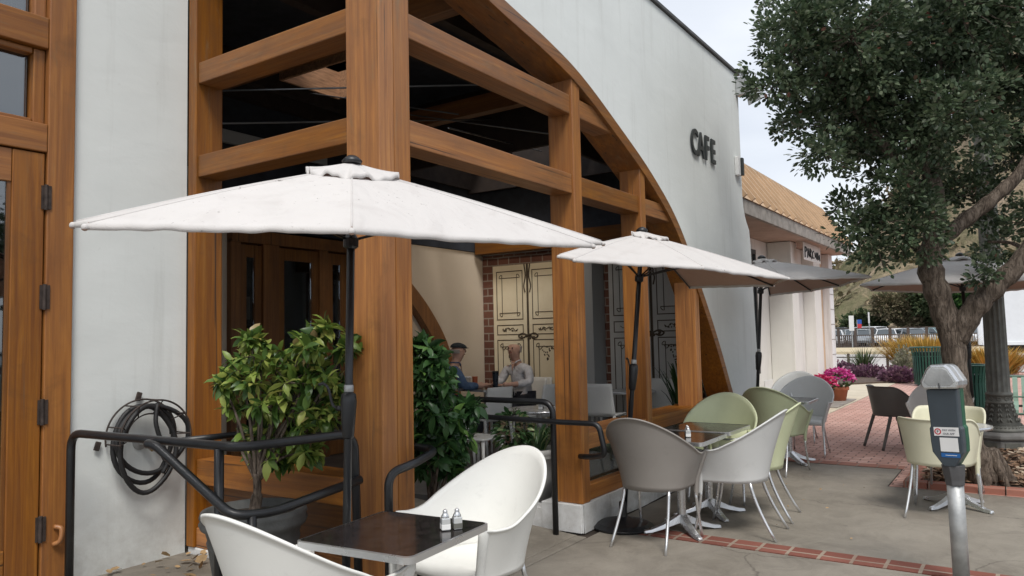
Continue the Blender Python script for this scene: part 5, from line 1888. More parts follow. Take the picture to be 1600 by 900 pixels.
shrub('potted_shrub', 'dark green leafy shrub between the corner post and the white chair', (3.64, 3.12, 0.02), 0.30,
      [(0.13, 0.0), (0.17, 0.27), (0.185, 0.275), (0.185, 0.30), (0.165, 0.30), (0.16, 0.26), (0.05, 0.25)], 'cabinet_dark', 0.16, lob, 2100, 0.085, 'leaf_deep', whorl=5, stem_top=0.22)

# planter with strap-leaved plants behind the right-hand rail
pl = thing('white_planter', 'tall white ribbed pot with strap-leaved plants behind the entrance rail', 'planter', (5.62, 3.62, 0.13))
MB().lathe([(0.15, 0.0), (0.19, 0.2), (0.205, 0.36), (0.215, 0.37), (0.205, 0.38), (0.215, 0.395), (0.215, 0.44), (0.19, 0.44), (0.18, 0.40), (0.02, 0.39)], 32, (5.62, 3.62, 0.13)).build('pot', 'white_pot', pl, smooth=True)
blades('strap_leaves', (5.62, 3.58, 0.56), 60, 0.26, 0.36, 'leaf_spider', pl, w=0.013, droop=0.9, base=0.10)
P, D = [], []
for i in range(240):
    d = rand_dirs(1)[0]
    P.append((5.48 + d[0] * 0.13, 3.72 + d[1] * 0.13, 0.72 + d[2] * 0.16))
    D.append((d[0], d[1], d[2] * 0.6 - 0.2))
leaves('trailing_leaves', P, D, 0.075, 'leaf_spider', pl, T=T_LEAF)
pl2 = thing('indoor_plant', 'dark spiky plant inside the window at the foot of the arch', 'indoor plant', (8.75, 3.45, 0.13))
MB().lathe([(0.11, 0.0), (0.15, 0.28), (0.14, 0.30), (0.02, 0.26)], 20, (8.75, 3.45, 0.13)).build('pot', 'cabinet_dark', pl2, smooth=True)
blades('fronds', (8.75, 3.45, 0.40), 60, 1.0, 0.42, 'leaf_deep', pl2, w=0.018, droop=0.5, base=0.08)

# flower pots by the shop wall
for (x, y, sc__, mt, lab) in ((17.35, 3.36, 0.70, 'petal_pink', 'terracotta pot of bright pink flowers nearest the brick path'), (16.25, 3.47, 0.62, 'petal_red', 'lower pot of red pink flowers half hidden behind the grey chair')):
    fp = thing('flower_pot', lab, 'flower pot', (x, y, 0), 0, 'flower pots by the shop wall')
    MB().lathe([(0.21 * sc__, 0.02), (0.28 * sc__, 0.36 * sc__), (0.315 * sc__, 0.37 * sc__), (0.32 * sc__, 0.46 * sc__), (0.28 * sc__, 0.46 * sc__), (0.02, 0.42 * sc__)], 26, (x, y, 0)).build('pot', 'terracotta', fp, smooth=True)
    P, D, P2, D2 = [], [], [], []
    for d in rand_dirs(420):
        q = (x + d[0] * 0.40 * sc__, y + d[1] * 0.40 * sc__, 0.62 * sc__ + d[2] * 0.20 * sc__)
        (P if random.random() < 0.5 else P2).append(q)
        (D if len(P) + len(P2) == 0 else D)
    for q in P:
        D.append((q[0] - x, q[1] - y, 0.1))
    P3 = []
    for d in rand_dirs(520):
        dz = abs(d[2]) * 0.9 + 0.1
        q = (x + d[0] * 0.46 * sc__, y + d[1] * 0.46 * sc__, 0.62 * sc__ + dz * 0.38 * sc__)
        P3.append(q)
        D2.append((random.uniform(-1, 1), random.uniform(-1, 1), random.uniform(-0.3, 0.6)))
    leaves('foliage', P, D, 0.10 * sc__, 'leaf_deep', fp)
    leaves('flowers', P3, D2, 0.105 * sc__, mt, fp, jitter=0.4)
MB_tray = MB().box(15.9, 17.9, 3.1, 3.62, 0.008, 0.03)
tag(MB_tray.build('slate_tray', 'fascia'), 'grey slab under the flower pots by the shop wall', 'slab')


# ================================================================== STREET TREE
tree = thing('street_tree', 'gnarled evergreen street tree with a forked trunk and dense dark crown', 'tree', (8.57, 0.60, 0.05))


def limb(pts, rads, seg=14):
    P_ = spline(pts, 6)
    n_ = len(P_)
    rr_ = []
    for i in range(n_):
        t = i / (n_ - 1) * (len(rads) - 1)
        a = int(min(t, len(rads) - 2))
        f = t - a
        rr_.append((rads[a] * (1 - f) + rads[a + 1] * f) * (1 + 0.07 * math.sin(i * 1.9) + 0.04 * math.sin(i * 4.7)))
    return MB().tube(P_, rr_, seg)


tk = limb([(8.62, 0.36, 0.0), (8.57, 0.42, 0.22), (8.49, 0.52, 0.6), (8.45, 0.565, 1.1), (8.45, 0.57, 1.5)], [0.165, 0.128, 0.108, 0.102, 0.12], 18)
for a in range(7):
    an = 2 * math.pi * a / 7 + 0.3
    tk.add(limb([(8.62 + 0.05 * math.cos(an), 0.36 + 0.05 * math.sin(an), 0.36), (8.63 + 0.15 * math.cos(an), 0.34 + 0.15 * math.sin(an), 0.12), (8.64 + 0.25 * math.cos(an), 0.34 + 0.23 * math.sin(an), 0.0)], [0.055, 0.045, 0.02], 8))
tk.build('trunk', 'bark', tree, smooth=True)
limbs = [
    ([(8.46, 0.57, 1.4), (8.38, 0.66, 1.82), (8.33, 0.72, 2.15), (8.36, 0.66, 2.5), (8.38, 0.66, 2.95), (8.25, 0.85, 3.5)], [0.11, 0.115, 0.11, 0.10, 0.075, 0.04]),
    ([(8.46, 0.56, 1.42), (8.42, 0.38, 1.72), (8.43, 0.18, 1.94), (8.44, -0.04, 2.18), (8.42, -0.25, 2.6), (8.5, -0.4, 3.3)], [0.115, 0.105, 0.095, 0.088, 0.07, 0.04]),
    ([(8.36, 0.66, 2.35), (8.48, 0.45, 2.55), (8.62, 0.18, 2.78), (8.78, -0.10, 3.1), (8.95, -0.3, 3.7)], [0.075, 0.072, 0.065, 0.055, 0.03]),
    ([(8.37, 0.68, 2.75), (8.15, 0.95, 3.2), (7.95, 1.2, 3.6), (7.7, 1.5, 4.1)], [0.055, 0.05, 0.04, 0.02]),
    ([(8.38, 0.66, 2.9), (8.5, 0.6, 3.4), (8.7, 0.6, 4.0), (8.8, 0.5, 4.6)], [0.06, 0.05, 0.04, 0.02]),
    ([(8.33, 0.72, 2.2), (8.1, 0.95, 2.45), (7.9, 1.15, 2.6)], [0.035, 0.025, 0.015]),
    ([(8.43, 0.02, 2.12), (8.6, -0.1, 2.2), (8.8, 0.05, 2.35), (9.0, 0.25, 2.4)], [0.03, 0.022, 0.018, 0.012]),
]
for p_, r_ in limbs:
    limb(p_, r_, 14).build('limb', 'bark', tree, smooth=True)
LOBES = [(7.33, 1.69, 4.23, 0.49), (7.05, 1.77, 3.84, 0.3), (7.81, 1.51, 3.56, 0.44), (7.51, 1.19, 4.26, 0.66), (7.27, 1.42, 3.16, 0.22), (8.03, 1.18, 3.84, 0.6), (9.18, 0.89, 4.29, 0.91), (9.39, 0.23, 4.49, 0.89), (9.72, -0.3, 3.98, 0.82), (8.19, 0.33, 4.64, 0.79), (8.46, 0.98, 3.32, 0.49), (7.84, 1.24, 2.58, 0.28), (7.76, 1.09, 2.3, 0.23), (7.8, 0.83, 2.51, 0.33), (7.91, 0.93, 2.83, 0.33), (9.43, 0.7, 3.1, 0.42), (9.49, 0.35, 2.86, 0.34), (9.6, 0.07, 3.32, 0.34), (9.59, 0.18, 2.4, 0.26), (8.36, 0.29, 2.06, 0.17), (8.92, -0.27, 2.64, 0.37), (8.29, 1.39, 4.15, 0.6), (8.22, 1.72, 4.89, 0.54), (9.16, 0.68, 4.88, 0.9), (8.98, 1.15, 3.72, 0.56), (7.92, 0.48, 3.49, 0.59), (9.27, -0.17, 4.63, 0.86), (8.05, 1.93, 3.72, 0.17), (8.18, 1.38, 2.74, 0.23), (8.0, 0.75, 2.31, 0.21)]


def crown(parent, lobes, per_area, csize, nleaf, lsize, mat, stem_from=None, fill=0.5, name='crown'):
    P, D = [], []
    tw = MB()
    for (x, y, z, r_) in lobes:
        k = max(4, int(per_area * r_ ** 2))
        for _ in range(k):
            d = rand_dirs(1)[0]
            q = r_ * (random.uniform(fill, 1.03) if random.random() < 0.75 else random.uniform(0.1, 1.0))
            c = np.array((x + d[0] * q, y + d[1] * q, z + d[2] * q * 0.92))
            if stem_from is not None and random.random() < 0.22:
                s_ = Vector((x, y, z)).lerp(Vector(c), 0.1)
                m0 = s_.lerp(Vector(c), 0.55) + Vector((random.uniform(-.09, .09), random.uniform(-.09, .09), random.uniform(-.09, .05))) * (r_ / 0.6)
                tw.tube(spline([s_, m0, Vector(c)], 3), [0.007, 0.0065, 0.006, 0.0055, 0.005, 0.004, 0.003], 5)
            cs = csize * random.uniform(0.6, 1.3)
            dd = rand_dirs(nleaf)
            pos = c + dd * cs * NP.uniform(0.15, 1.0, size=(nleaf, 1)) * np.array([1, 1, 0.75])
            P.append(pos)
            D.append(dd + np.array(d) * 0.7 + np.array([0, 0, 0.15]))
    P = np.vstack(P)
    D = np.vstack(D)
    o = leaves(name, P, D, lsize, mat, parent, jitter=0.35)
    if stem_from is not None:
        tag(tw.build('twigs', 'bark', parent), kind='stuff')
    return o


crown(tree, LOBES, 235, 0.13, 46, 0.047, 'leaf_tree', stem_from=True)

# ================================================================== PARKING METER
pm_ = thing('parking_meter', 'coin parking meter with silver domed head and blue green body on a leaning grey pole', 'parking meter', (5.37, 0.385, 0.0))
MT = Vector((5.262, 0.402, 0.70))
MB().tube([(5.37, 0.392, -0.02), (5.302, 0.393, 0.64)], 0.046, 24).build('pole', 'galvanised', pm_, smooth=True)
# the face looks back towards -X and a little towards the street
ang = face(-0.965, 0.26)


def mrot(mb_, z=0.0):
    return MB().add(mb_, Matrix.Translation((5.300, 0.365, z)) @ Matrix.Rotation(-0.045, 4, 'X') @ Matrix.Rotation(ang, 4, 'Z'))


# local: face at +Y, width X
mrot(MB().lathe([(0.054, 0.60), (0.056, 0.63), (0.062, 0.665), (0.068, 0.72)], 8, sx=1.0, sy=0.9)).build('collar', 'meter_grey', pm_, bevel=0.004)
prof = [(-0.035, 0.715), (0.035, 0.715), (0.098, 0.80), (0.102, 0.86), (0.102, 0.94), (0.092, 0.955), (0.098, 1.175), (-0.098, 1.175), (-0.092, 0.955), (-0.102, 0.94), (-0.102, 0.86), (-0.098, 0.80)]
prof = [(x * 0.88, z) for x, z in prof]
mrot(MB().prism(prof, 'y', 0.002, 0.062)).build('front_body', 'meter_blue', pm_, bevel=0.007)
mrot(MB().prism([(x * 0.97, z + 0.003) for x, z in prof], 'y', -0.062, -0.001)).build('rear_body', 'meter_green', pm_, bevel=0.007)
# domed head: two halves
hp = [(-0.105, 1.178), (0.105, 1.178), (0.118, 1.20), (0.121, 1.225), (0.072, 1.305), (0.045, 1.325), (-0.045, 1.325), (-0.072, 1.305), (-0.121, 1.225), (-0.118, 1.20)]
hp = [(x * 0.90, z) for x, z in hp]
mrot(MB().prism(hp, 'y', 0.004, 0.082)).build('dome', 'aluminium', pm_, bevel=0.012)
mrot(MB().prism([(x * 0.98, z - 0.002) for x, z in hp], 'y', -0.080, -0.003)).build('dome', 'aluminium', pm_, bevel=0.012)
mrot(MB().prism([(-0.062, 1.20), (0.062, 1.20), (0.085, 1.222), (0.052, 1.29), (0.030, 1.302), (-0.030, 1.302), (-0.052, 1.29), (-0.085, 1.222)], 'y', 0.0825, 0.086)).build('window', 'galvanised', pm_, bevel=0.002)
s1 = mrot(MB().box(-0.074, 0.064, 0.0625, 0.0640, 0.898, 0.950)).build('app_sticker', 'sticker_white', pm_)
rg = MB()
for i in range(28):
    a0, a1 = 2 * math.pi * i / 28, 2 * math.pi * (i + 1) / 28
    rg.quad([(0.042 + 0.019 * math.cos(a0), 0.0648, 0.924 + 0.019 * math.sin(a0)), (0.042 + 0.019 * math.cos(a1), 0.0648, 0.924 + 0.019 * math.sin(a1)), (0.042 + 0.0125 * math.cos(a1), 0.0648, 0.924 + 0.0125 * math.sin(a1)), (0.042 + 0.0125 * math.cos(a0), 0.0648, 0.924 + 0.0125 * math.sin(a0))])
mrot(rg).build('logo_ring', 'sticker_red', s1)


def face_text(txt, size, x, z, mat, par, name='lettering'):
    tm = text_mesh(txt, size, 0.0006, 0.0004)
    # readable from +Y: mirror x by turning about Z
    Mx = Matrix.Translation((x, 0.0652, z)) @ Matrix.Rotation(R(180), 4, 'Z') @ Matrix.Rotation(R(90), 4, 'X')
    q = MB().add(tm, Mx)
    mrot(q).build(name, mat, par)


face_text('P', 0.020, 0.0475, 0.917, 'print_black', s1, 'logo_letter')
face_text('PAY WITH', 0.0155, 0.016, 0.928, 'print_grey', s1)
face_text('OUR APP', 0.0155, 0.014, 0.907, 'print_grey', s1)
s2 = mrot(MB().box(-0.064, 0.036, 0.0625, 0.0640, 0.806, 0.888)).build('white_sticker', 'sticker_white', pm_)
s3 = mrot(MB().box(-0.068, 0.036, 0.0625, 0.0640, 0.772, 0.797)).build('blue_sticker', 'sticker_blue', pm_)
mrot(MB().box(-0.050, 0.012, 0.0645, 0.0652, 0.783, 0.786)).build('printed_line', 'sticker_white', s3)
mrot(MB().box(-0.004, 0.004, 0.083, 0.088, 1.182, 1.215)).build('lock_slot', 'meter_grey', pm_)

# ================================================================== LAMP POST
lp = thing('street_lamp', 'fluted grey cast iron lamp post with leaf relief foot on an octagonal plinth', 'street lamp', (11.2, 0.30, 0))
LX, LY = 11.2, 0.30
zf = lambda z: 0.26 + (z - 0.40) * 0.88 if z >= 0.4 else z * 0.65


def fluted(profile, nfl=14, depth=0.10, seg=112):
    m = MB()
    k = 0
    for r_, z, d_ in profile:
        for j in range(seg):
            a = 2 * math.pi * j / seg
            rr_ = r_ * (1 - d_ * depth * (0.5 - 0.5 * math.cos(nfl * a)) ** 0.6)
            m.v.append((LX + rr_ * math.cos(a), LY + rr_ * math.sin(a), z))
    n_ = len(profile)
    for i in range(n_ - 1):
        for j in range(seg):
            j2 = (j + 1) % seg
            m.f.append((i * seg + j, i * seg + j2, (i + 1) * seg + j2, (i + 1) * seg + j))
    return m


fluted([(0.132, 0.72, 0), (0.130, 0.75, 1), (0.124, 1.6, 1), (0.117, 2.3, 1), (0.110, 3.3, 1), (0.10, 4.2, 0)]).build('fluted_shaft', 'lamp_iron', lp, smooth=True)
RS = 0.76
fp_ = [(0.345, 0.40), (0.355, 0.42), (0.33, 0.445), (0.305, 0.46), (0.31, 0.48), (0.27, 0.52), (0.235, 0.60), (0.205, 0.69), (0.19, 0.78), (0.198, 0.79), (0.198, 0.80), (0.185, 0.81), (0.185, 0.885), (0.198, 0.89), (0.195, 0.915), (0.175, 0.93), (0.172, 0.94)]
MB().lathe([(r_ * RS, zf(z)) for r_, z in fp_], 48, (LX, LY, 0), cap=False).build('flared_foot', 'lamp_iron', lp, smooth=True)
rl_ = MB().lathe([(r_ * RS, zf(z)) for r_, z in fp_[4:9]], 48, (LX, LY, 0), cap=False)
for i in range(12):
    a = 2 * math.pi * i / 12
    for j, (r_, z, s_) in enumerate(((0.270, 0.53, 0.030), (0.240, 0.595, 0.028), (0.214, 0.66, 0.026), (0.198, 0.72, 0.022))):
        for k in (-1, 1):
            off = k * 0.11
            p0 = Vector((LX + r_ * RS * math.cos(a + off), LY + r_ * RS * math.sin(a + off), zf(z)))
            p1 = Vector((LX + (r_ - .01) * RS * math.cos(a + off * 0.25), LY + (r_ - .01) * RS * math.sin(a + off * 0.25), zf(z + 0.055)))
            rl_.tube([p0, p0.lerp(p1, 0.5), p1], [0.004, 0.011, 0.003], 6)
for i in range(36):
    a = 2 * math.pi * i / 36
    p0 = Vector((LX + 0.322 * RS * math.cos(a), LY + 0.322 * RS * math.sin(a), zf(0.44)))
    p1 = Vector((LX + 0.308 * RS * math.cos(a + .12), LY + 0.308 * RS * math.sin(a + .12), zf(0.475)))
    rl_.tube([p0, p1], 0.009, 6)
for i in range(10):
    a = 2 * math.pi * i / 10
    q = [(LX + (0.185 * RS + 0.002) * math.cos(a + 0.16 * math.cos(t)), LY + (0.185 * RS + 0.002) * math.sin(a + 0.16 * math.cos(t)), zf(0.847) + 0.020 * math.sin(t)) for t in [2 * math.pi * k / 12 for k in range(12)]]
    rl_.tube(q, 0.005, 5, closed=True)
rl_.build('relief_band', 'lamp_iron', lp, smooth=True)
pb = MB().lathe([(0.335, -0.02), (0.335, 0.165)], 8, (LX, LY, 0)).lathe([(0.350, 0.166), (0.365, 0.19), (0.360, 0.225), (0.31, 0.257)], 8, (LX, LY, 0))
pbo = pb.build('plinth', 'lamp_stone', lp, bevel=0.010)
for i in range(8):
    a = 2 * math.pi * (i + 0.5) / 8
    q = Matrix.Rotation(a, 3, 'Z')
    MB().obox((LX + 0.312 * math.cos(a), LY + 0.312 * math.sin(a), 0.085), (0.008, 0.17, 0.11), q).build('plinth_panel', 'lamp_iron', pbo, bevel=0.003)
MB().lathe([(0.11, 4.2), (0.16, 4.24), (0.13, 4.3), (0.20, 4.42), (0.22, 4.6), (0.17, 4.8), (0.05, 4.9), (0.02, 5.0)], 24, (LX, LY, 0)).build('lantern', 'sticker_white', lp, smooth=True)


# ================================================================== LITTER BINS
def litter_bin(label, loc, r=0.33, h=0.98):
    t = thing('litter_bin', label, 'trash can', loc, 0, 'green slatted litter bins')
    MB().lathe([(r * 0.80, 0.03), (r * 0.84, h - 0.12)], 24).build('liner', 'black_rubber', t, world=False)
    m = MB()
    n_ = 30
    for i in range(n_):
        a = 2 * math.pi * i / n_
        ca, sa = math.cos(a), math.sin(a)
        w = 0.021
        secs = []
        for rr_, z in ((r * 0.86, 0.04), (r * 0.90, 0.35), (r * 0.92, h - 0.22), (r * 0.97, h - 0.10), (r * 1.04, h - 0.01)):
            secs.append([(ca * (rr_ + q[1]) - sa * w * q[0], sa * (rr_ + q[1]) + ca * w * q[0], z) for q in ((-1, 0), (-1, 0.007), (1, 0.007), (1, 0), (-1, 0))])
        m.grid(secs)
    m.build('slats', 'can_green', t, world=False)
    for rr_, z, q in ((r * 1.045, h, 0.014), (r * 0.87, 0.05, 0.012), (r * 0.91, h - 0.24, 0.008)):
        MB().tube([(rr_ * math.cos(2 * math.pi * i / 36), rr_ * math.sin(2 * math.pi * i / 36), z) for i in range(36)], q, 8, closed=True).build('hoop', 'can_green', t, world=False, smooth=True)
    for k in range(3):
        a = 2 * math.pi * k / 3
        MB().tube([(r * 0.7 * math.cos(a), r * 0.7 * math.sin(a), 0), (r * 0.7 * math.cos(a), r * 0.7 * math.sin(a), 0.05)], 0.02, 8).build('foot', 'can_green', t, world=False)
    return t


b1 = litter_bin('round green slatted litter bin farther off in front of the golden bush', (22.9, 2.17, 0), 0.38, 1.02)
litter_bin('round green slatted litter bin nearer, between the tree trunk and the lamp post', (11.85, 0.70, 0), 0.27, 1.03)

# ================================================================== BENCH
bh = thing('slatted_bench', 'long green metal bench of upright slats behind the lamp post', 'bench', (12.570, -0.6, 0))
YA, YB_ = -2.6, 0.92
sl = MB()
n_ = 34
for i in range(n_):
    y = YA + (YB_ - YA) * (i + 0.5) / n_
    secs = []
    for x, z in ((12.830, 0.83), (12.790, 0.80), (12.690, 0.62), (12.650, 0.50), (12.600, 0.455)):
        secs.append([(x - 0.004, y - 0.030, z), (x - 0.004, y + 0.030, z), (x + 0.004, y + 0.030, z), (x + 0.004, y - 0.030, z), (x - 0.004, y - 0.030, z)])
    sl.grid(secs)
sl.build('backrest_slats', 'bench_green', bh)
sl = MB()
for i in range(n_):
    y = YA + (YB_ - YA) * (i + 0.5) / n_
    secs = []
    for x, z in ((12.600, 0.452), (12.370, 0.43), (12.190, 0.44), (12.130, 0.42), (12.120, 0.385)):
        secs.append([(x, y - 0.030, z - 0.004), (x, y + 0.030, z - 0.004), (x, y + 0.030, z + 0.004), (x, y - 0.030, z + 0.004), (x, y - 0.030, z - 0.004)])
    sl.grid(secs)
sl.build('seat_slats', 'bench_green', bh)
MB().tube([(12.835, YA, 0.83), (12.835, YB_, 0.83)], 0.017, 10).tube([(12.120, YA, 0.375), (12.120, YB_, 0.375)], 0.017, 10).tube([(12.670, YA, 0.56), (12.670, YB_, 0.56)], 0.012, 8).build('rail', 'bench_green', bh, smooth=True)
sl = MB()
for i in range(30):
    y = YA + (YB_ - YA) * (i + 0.5) / 30
    sl.box(12.870, 12.882, y - 0.022, y + 0.022, 0.07, 0.40)
sl.box(12.860, 12.892, YA, YB_, 0.03, 0.068).box(12.860, 12.892, YA, YB_, 0.402, 0.43)
sl.build('rear_panel', 'bench_dark', bh)
for y in (YA + 0.05, (YA + YB_) / 2, YB_ - 0.05):
    MB().tube(fillet([(12.170, y, 0.0), (12.190, y, 0.41), (12.620, y, 0.43), (12.820, y, 0.81)], 0.05, 4), 0.022, 8).tube([(12.620, y, 0.43), (12.790, y, 0.0)], 0.022, 8).build('leg', 'bench_dark', bh, smooth=True)

# ================================================================== PLANTING BEYOND THE PATH


def mound(name, label, cat, c, rx, ry, rz, n, size, mat, group=None, T=T_OVAL, stems='bark'):
    t = thing(name, label, cat, (c[0], c[1], 0.03), 0, group)
    dd = rand_dirs(n)
    dd[:, 2] = np.abs(dd[:, 2])
    q = NP.uniform(0.45, 1.05, size=(n, 1))
    P = np.array([c[0], c[1], c[2]]) + dd * q * np.array([rx, ry, rz]) * (1 + 0.18 * np.sin(dd[:, :1] * 9 + dd[:, 1:2] * 7))
    leaves('foliage', P, dd + np.array([0, 0, 0.5]) + NP.normal(size=(n, 3)) * 0.3, size, mat, t, T=T)
    st = MB()
    for i in range(14):
        a = random.uniform(0, 6.28)
        st.tube([(c[0], c[1], 0.0), (c[0] + rx * 0.6 * math.cos(a), c[1] + ry * 0.6 * math.sin(a), c[2] + rz * 0.6)], 0.012, 5)
    st.build('stem', stems, t)
    return t


for (x, y, h, sp, n_, lab) in ((27.4, 2.60, 1.28, 1.05, 2000, 'tall golden orange bush left of the tree trunk, behind the farther litter bin'), (28.2, 0.95, 0.85, 0.8, 1300, 'smaller golden bush right of the tree trunk in front of the truck')):
    gb = thing('golden_bush', lab, 'bush', (x, y, 0.03), 0, 'golden bushes')
    blades('foliage', (x, y, 0.05), n_, h, sp * 1.05, 'leaf_bush_gold', gb, w=0.022, droop=0.12, base=0.75, seg=4)
    MB().tube([(x, y, 0.0), (x + 0.05, y, 0.5)], 0.04, 6).build('stem', 'bark', gb)
mound('silver_bush', 'grey green flowering bush just left of the golden bush', 'bush', (25.3, 3.02, 0.05), 0.5, 0.30, 0.85, 1500, 0.09, 'leaf_silver')
for (x, y, rx, rz, lab) in ((27.6, 5.25, 0.70, 0.34, 'purple leaved plant at the left end of the bed by the shop corner'), (26.0, 4.15, 0.85, 0.32, 'widest purple leaved plant in front of the strap-leaved tuft'), (23.9, 3.02, 0.45, 0.36, 'purple leaved plant beside the farther litter bin')):
    mound('purple_plant', lab, 'plant', (x, y, 0.03), rx * 0.7, rx, rz, 2000, 0.085, 'leaf_purple', 'purple plants along the bed')
ag = thing('strap_leaved_tuft', 'grey green strap-leaved tuft standing over the purple plants', 'plant', (27.2, 4.45, 0.05))
blades('leaves', (27.2, 4.45, 0.05), 120, 0.95, 0.65, 'leaf_far', ag, w=0.02, droop=0.25, base=0.15)
kb = thing('low_rail', 'thin low rail on posts along the planting bed', 'rail', (28.9, 5.0, 0))
MB().tube([(28.9, 3.9, 0.55), (28.9, 6.6, 0.55)], 0.02, 6).build('rail', 'fence_brown', kb)
for y in (3.95, 5.2, 6.45):
    MB().box(28.86, 28.94, y - 0.04, y + 0.04, 0, 0.68).build('post', 'fence_brown', kb)

# ================================================================== FENCE, SIGNS, CARS, TRUCK
fe = thing('picket_fence', 'brown picket fence with taller posts in front of the parked cars', 'fence', (64, 9, 0.0))
pk = MB()
Y1, Y2 = -4.0, 16.5
FX = lambda y: 66.5
y = Y1
while y < Y2:
    pk.box(66.48, 66.54, y, y + (0.10 if y > 11.2 else 0.05), 0.02, 0.98)
    y += 0.15
pk.build('pickets', 'fence_brown', fe)
MB().box(66.46, 66.56, Y1, Y2, 0.98, 1.06).box(66.46, 66.56, Y1, Y2, 0.08, 0.14).build('rail', 'fence_brown', fe)
MB().box(66.47, 66.53, Y1, Y2, 1.55, 1.60).build('top_wire', 'fence_brown', fe)
y = Y1
while y <= Y2:
    MB().box(66.40, 66.62, y - 0.1, y + 0.1, 0, 1.62).build('post', 'fence_brown', fe)
    y += 1.28


def sign_post(label, x, y, h, w, hh, mat, cat='sign'):
    t = thing('street_sign', label, cat, (x, y, 0))
    MB().tube([(x, y, 0), (x, y, h)], 0.05, 8).build('post', 'galvanised', t)
    MB().box(x - 0.05, x - 0.02, y - w / 2, y + w / 2, h - hh, h + 0.05).build('sign_plate', mat, t)


sign_post('white road sign on a post before the parked cars', 64.5, 11.25, 2.55, 0.36, 1.15, 'sticker_white')
sign_post('slim bare post just right of the white road sign', 70.5, 10.9, 2.9, 0.12, 0.9, 'sticker_white')
fg = thing('small_flag', 'small red and blue flag between the two sign posts', 'flag', (67.5, 11.2, 0))
MB().tube([(67.5, 11.35, 0), (67.5, 11.35, 2.3)], 0.03, 6).build('pole', 'galvanised', fg)
MB().box(67.49, 67.51, 11.0, 11.33, 1.95, 2.3).build('upper_cloth', 'flag_blue', fg)
MB().box(67.49, 67.51, 11.02, 11.33, 1.6, 1.945).build('lower_cloth', 'flag_red', fg)


def make_car(label, paint, loc, rot, suv=False):
    t = thing('parked_car', label, 'car', loc, rot, 'cars in the car park')
    H = 1.68 if suv else 1.45
    # side profile along local Y (front = +Y), rounded across
    prof = [(-2.25, 0.35), (-2.3, 0.62), (-2.22, 0.95), (-1.9, 1.02), (1.0, 0.98), (1.75, 0.88), (2.18, 0.72), (2.28, 0.5), (2.2, 0.3)]
    m = MB()
    secs = []
    for xx, sc1, zin in ((-0.9, 0.965, 0.04), (-0.88, 0.99, 0.0), (-0.6, 1, 0), (0.6, 1, 0), (0.88, 0.99, 0.0), (0.9, 0.965, 0.04)):
        secs.append([(xx, y * sc1, z - (zin if z > 0.8 else -zin * 0.3)) for y, z in prof])
    m.grid(secs)
    k = len(m.v)
    n_ = len(prof)
    m.f.append(tuple(range(n_)))
    m.f.append(tuple(range(k - 1, k - n_ - 1, -1)))
    for i in range(5):
        m.f.append((i * n_, (i + 1) * n_, (i + 1) * n_ + n_ - 1, i * n_ + n_ - 1))
    body = m.build('body', paint, t, world=False, smooth=False, bevel=0.03)
    rear = -1.95 if suv else -1.75
    cp = MB()
    b0 = [(-0.80, rear, 0.98), (0.80, rear, 0.98), (0.80, 1.05, 0.96), (-0.80, 1.05, 0.96)]
    t0 = [(-0.66, rear + 0.35, H - 0.06), (0.66, rear + 0.35, H - 0.06), (0.66, 0.15, H - 0.05), (-0.66, 0.15, H - 0.05)]
    cp.v += b0 + t0
    cp.f += [(0, 1, 5, 4), (1, 2, 6, 5), (2, 3, 7, 6), (3, 0, 4, 7), (4, 5, 6, 7)]
    cp.build('windows', 'car_glass', t, world=False)
    rf_ = MB()
    rf_.grid([[(x * 0.67, rear + 0.33 + (0.17 - rear - 0.33 + 0.0) * v, H - 0.045 + 0.035 * (1 - x * x) + 0.03 * math.sin(math.pi * v)) for v in (0, .25, .5, .75, 1)] for x in (-1, -.5, 0, .5, 1)])
    rf_.build('roof', paint, t, world=False, smooth=True, solid=0.04)
    pp = MB()
    for sx in (-1, 1):
        for p, q in (((sx * 0.80, 1.05, 0.96), (sx * 0.66, 0.15, H - 0.05)), ((sx * 0.80, rear, 0.98), (sx * 0.66, rear + 0.35, H - 0.05)), ((sx * 0.805, -0.45, 0.97), (sx * 0.67, -0.5, H - 0.05))):
            pp.tube([p, q], 0.035, 6)
    pp.build('pillars', paint, t, world=False)
    for sx in (-1, 1):
        for yy in (-1.4, 1.4):
            q = Matrix.Translation((sx * 0.80, yy, 0.32)) @ Matrix.Rotation(R(90), 4, 'Y')
            w = MB().add(MB().lathe([(0.2, -0.10), (0.32, -0.09), (0.33, 0), (0.32, 0.09), (0.2, 0.10)], 20), q).build('wheel', 'tyre', t, world=False, smooth=True)
            MB().add(MB().lathe([(0.01, -0.112), (0.2, -0.112), (0.2, 0.112), (0.01, 0.112)], 14), q).build('rim', 'rim', w, world=False)
        MB().box(sx * 0.70 - 0.13, sx * 0.70 + 0.13, 2.20, 2.262, 0.60, 0.72).build('headlight', 'glassware', t, world=False, bevel=0.02)
        MB().box(sx * 0.74 - 0.1, sx * 0.74 + 0.1, -2.285, -2.22, 0.72, 0.88).build('taillight', 'tail_red', t, world=False, bevel=0.02)
    return t


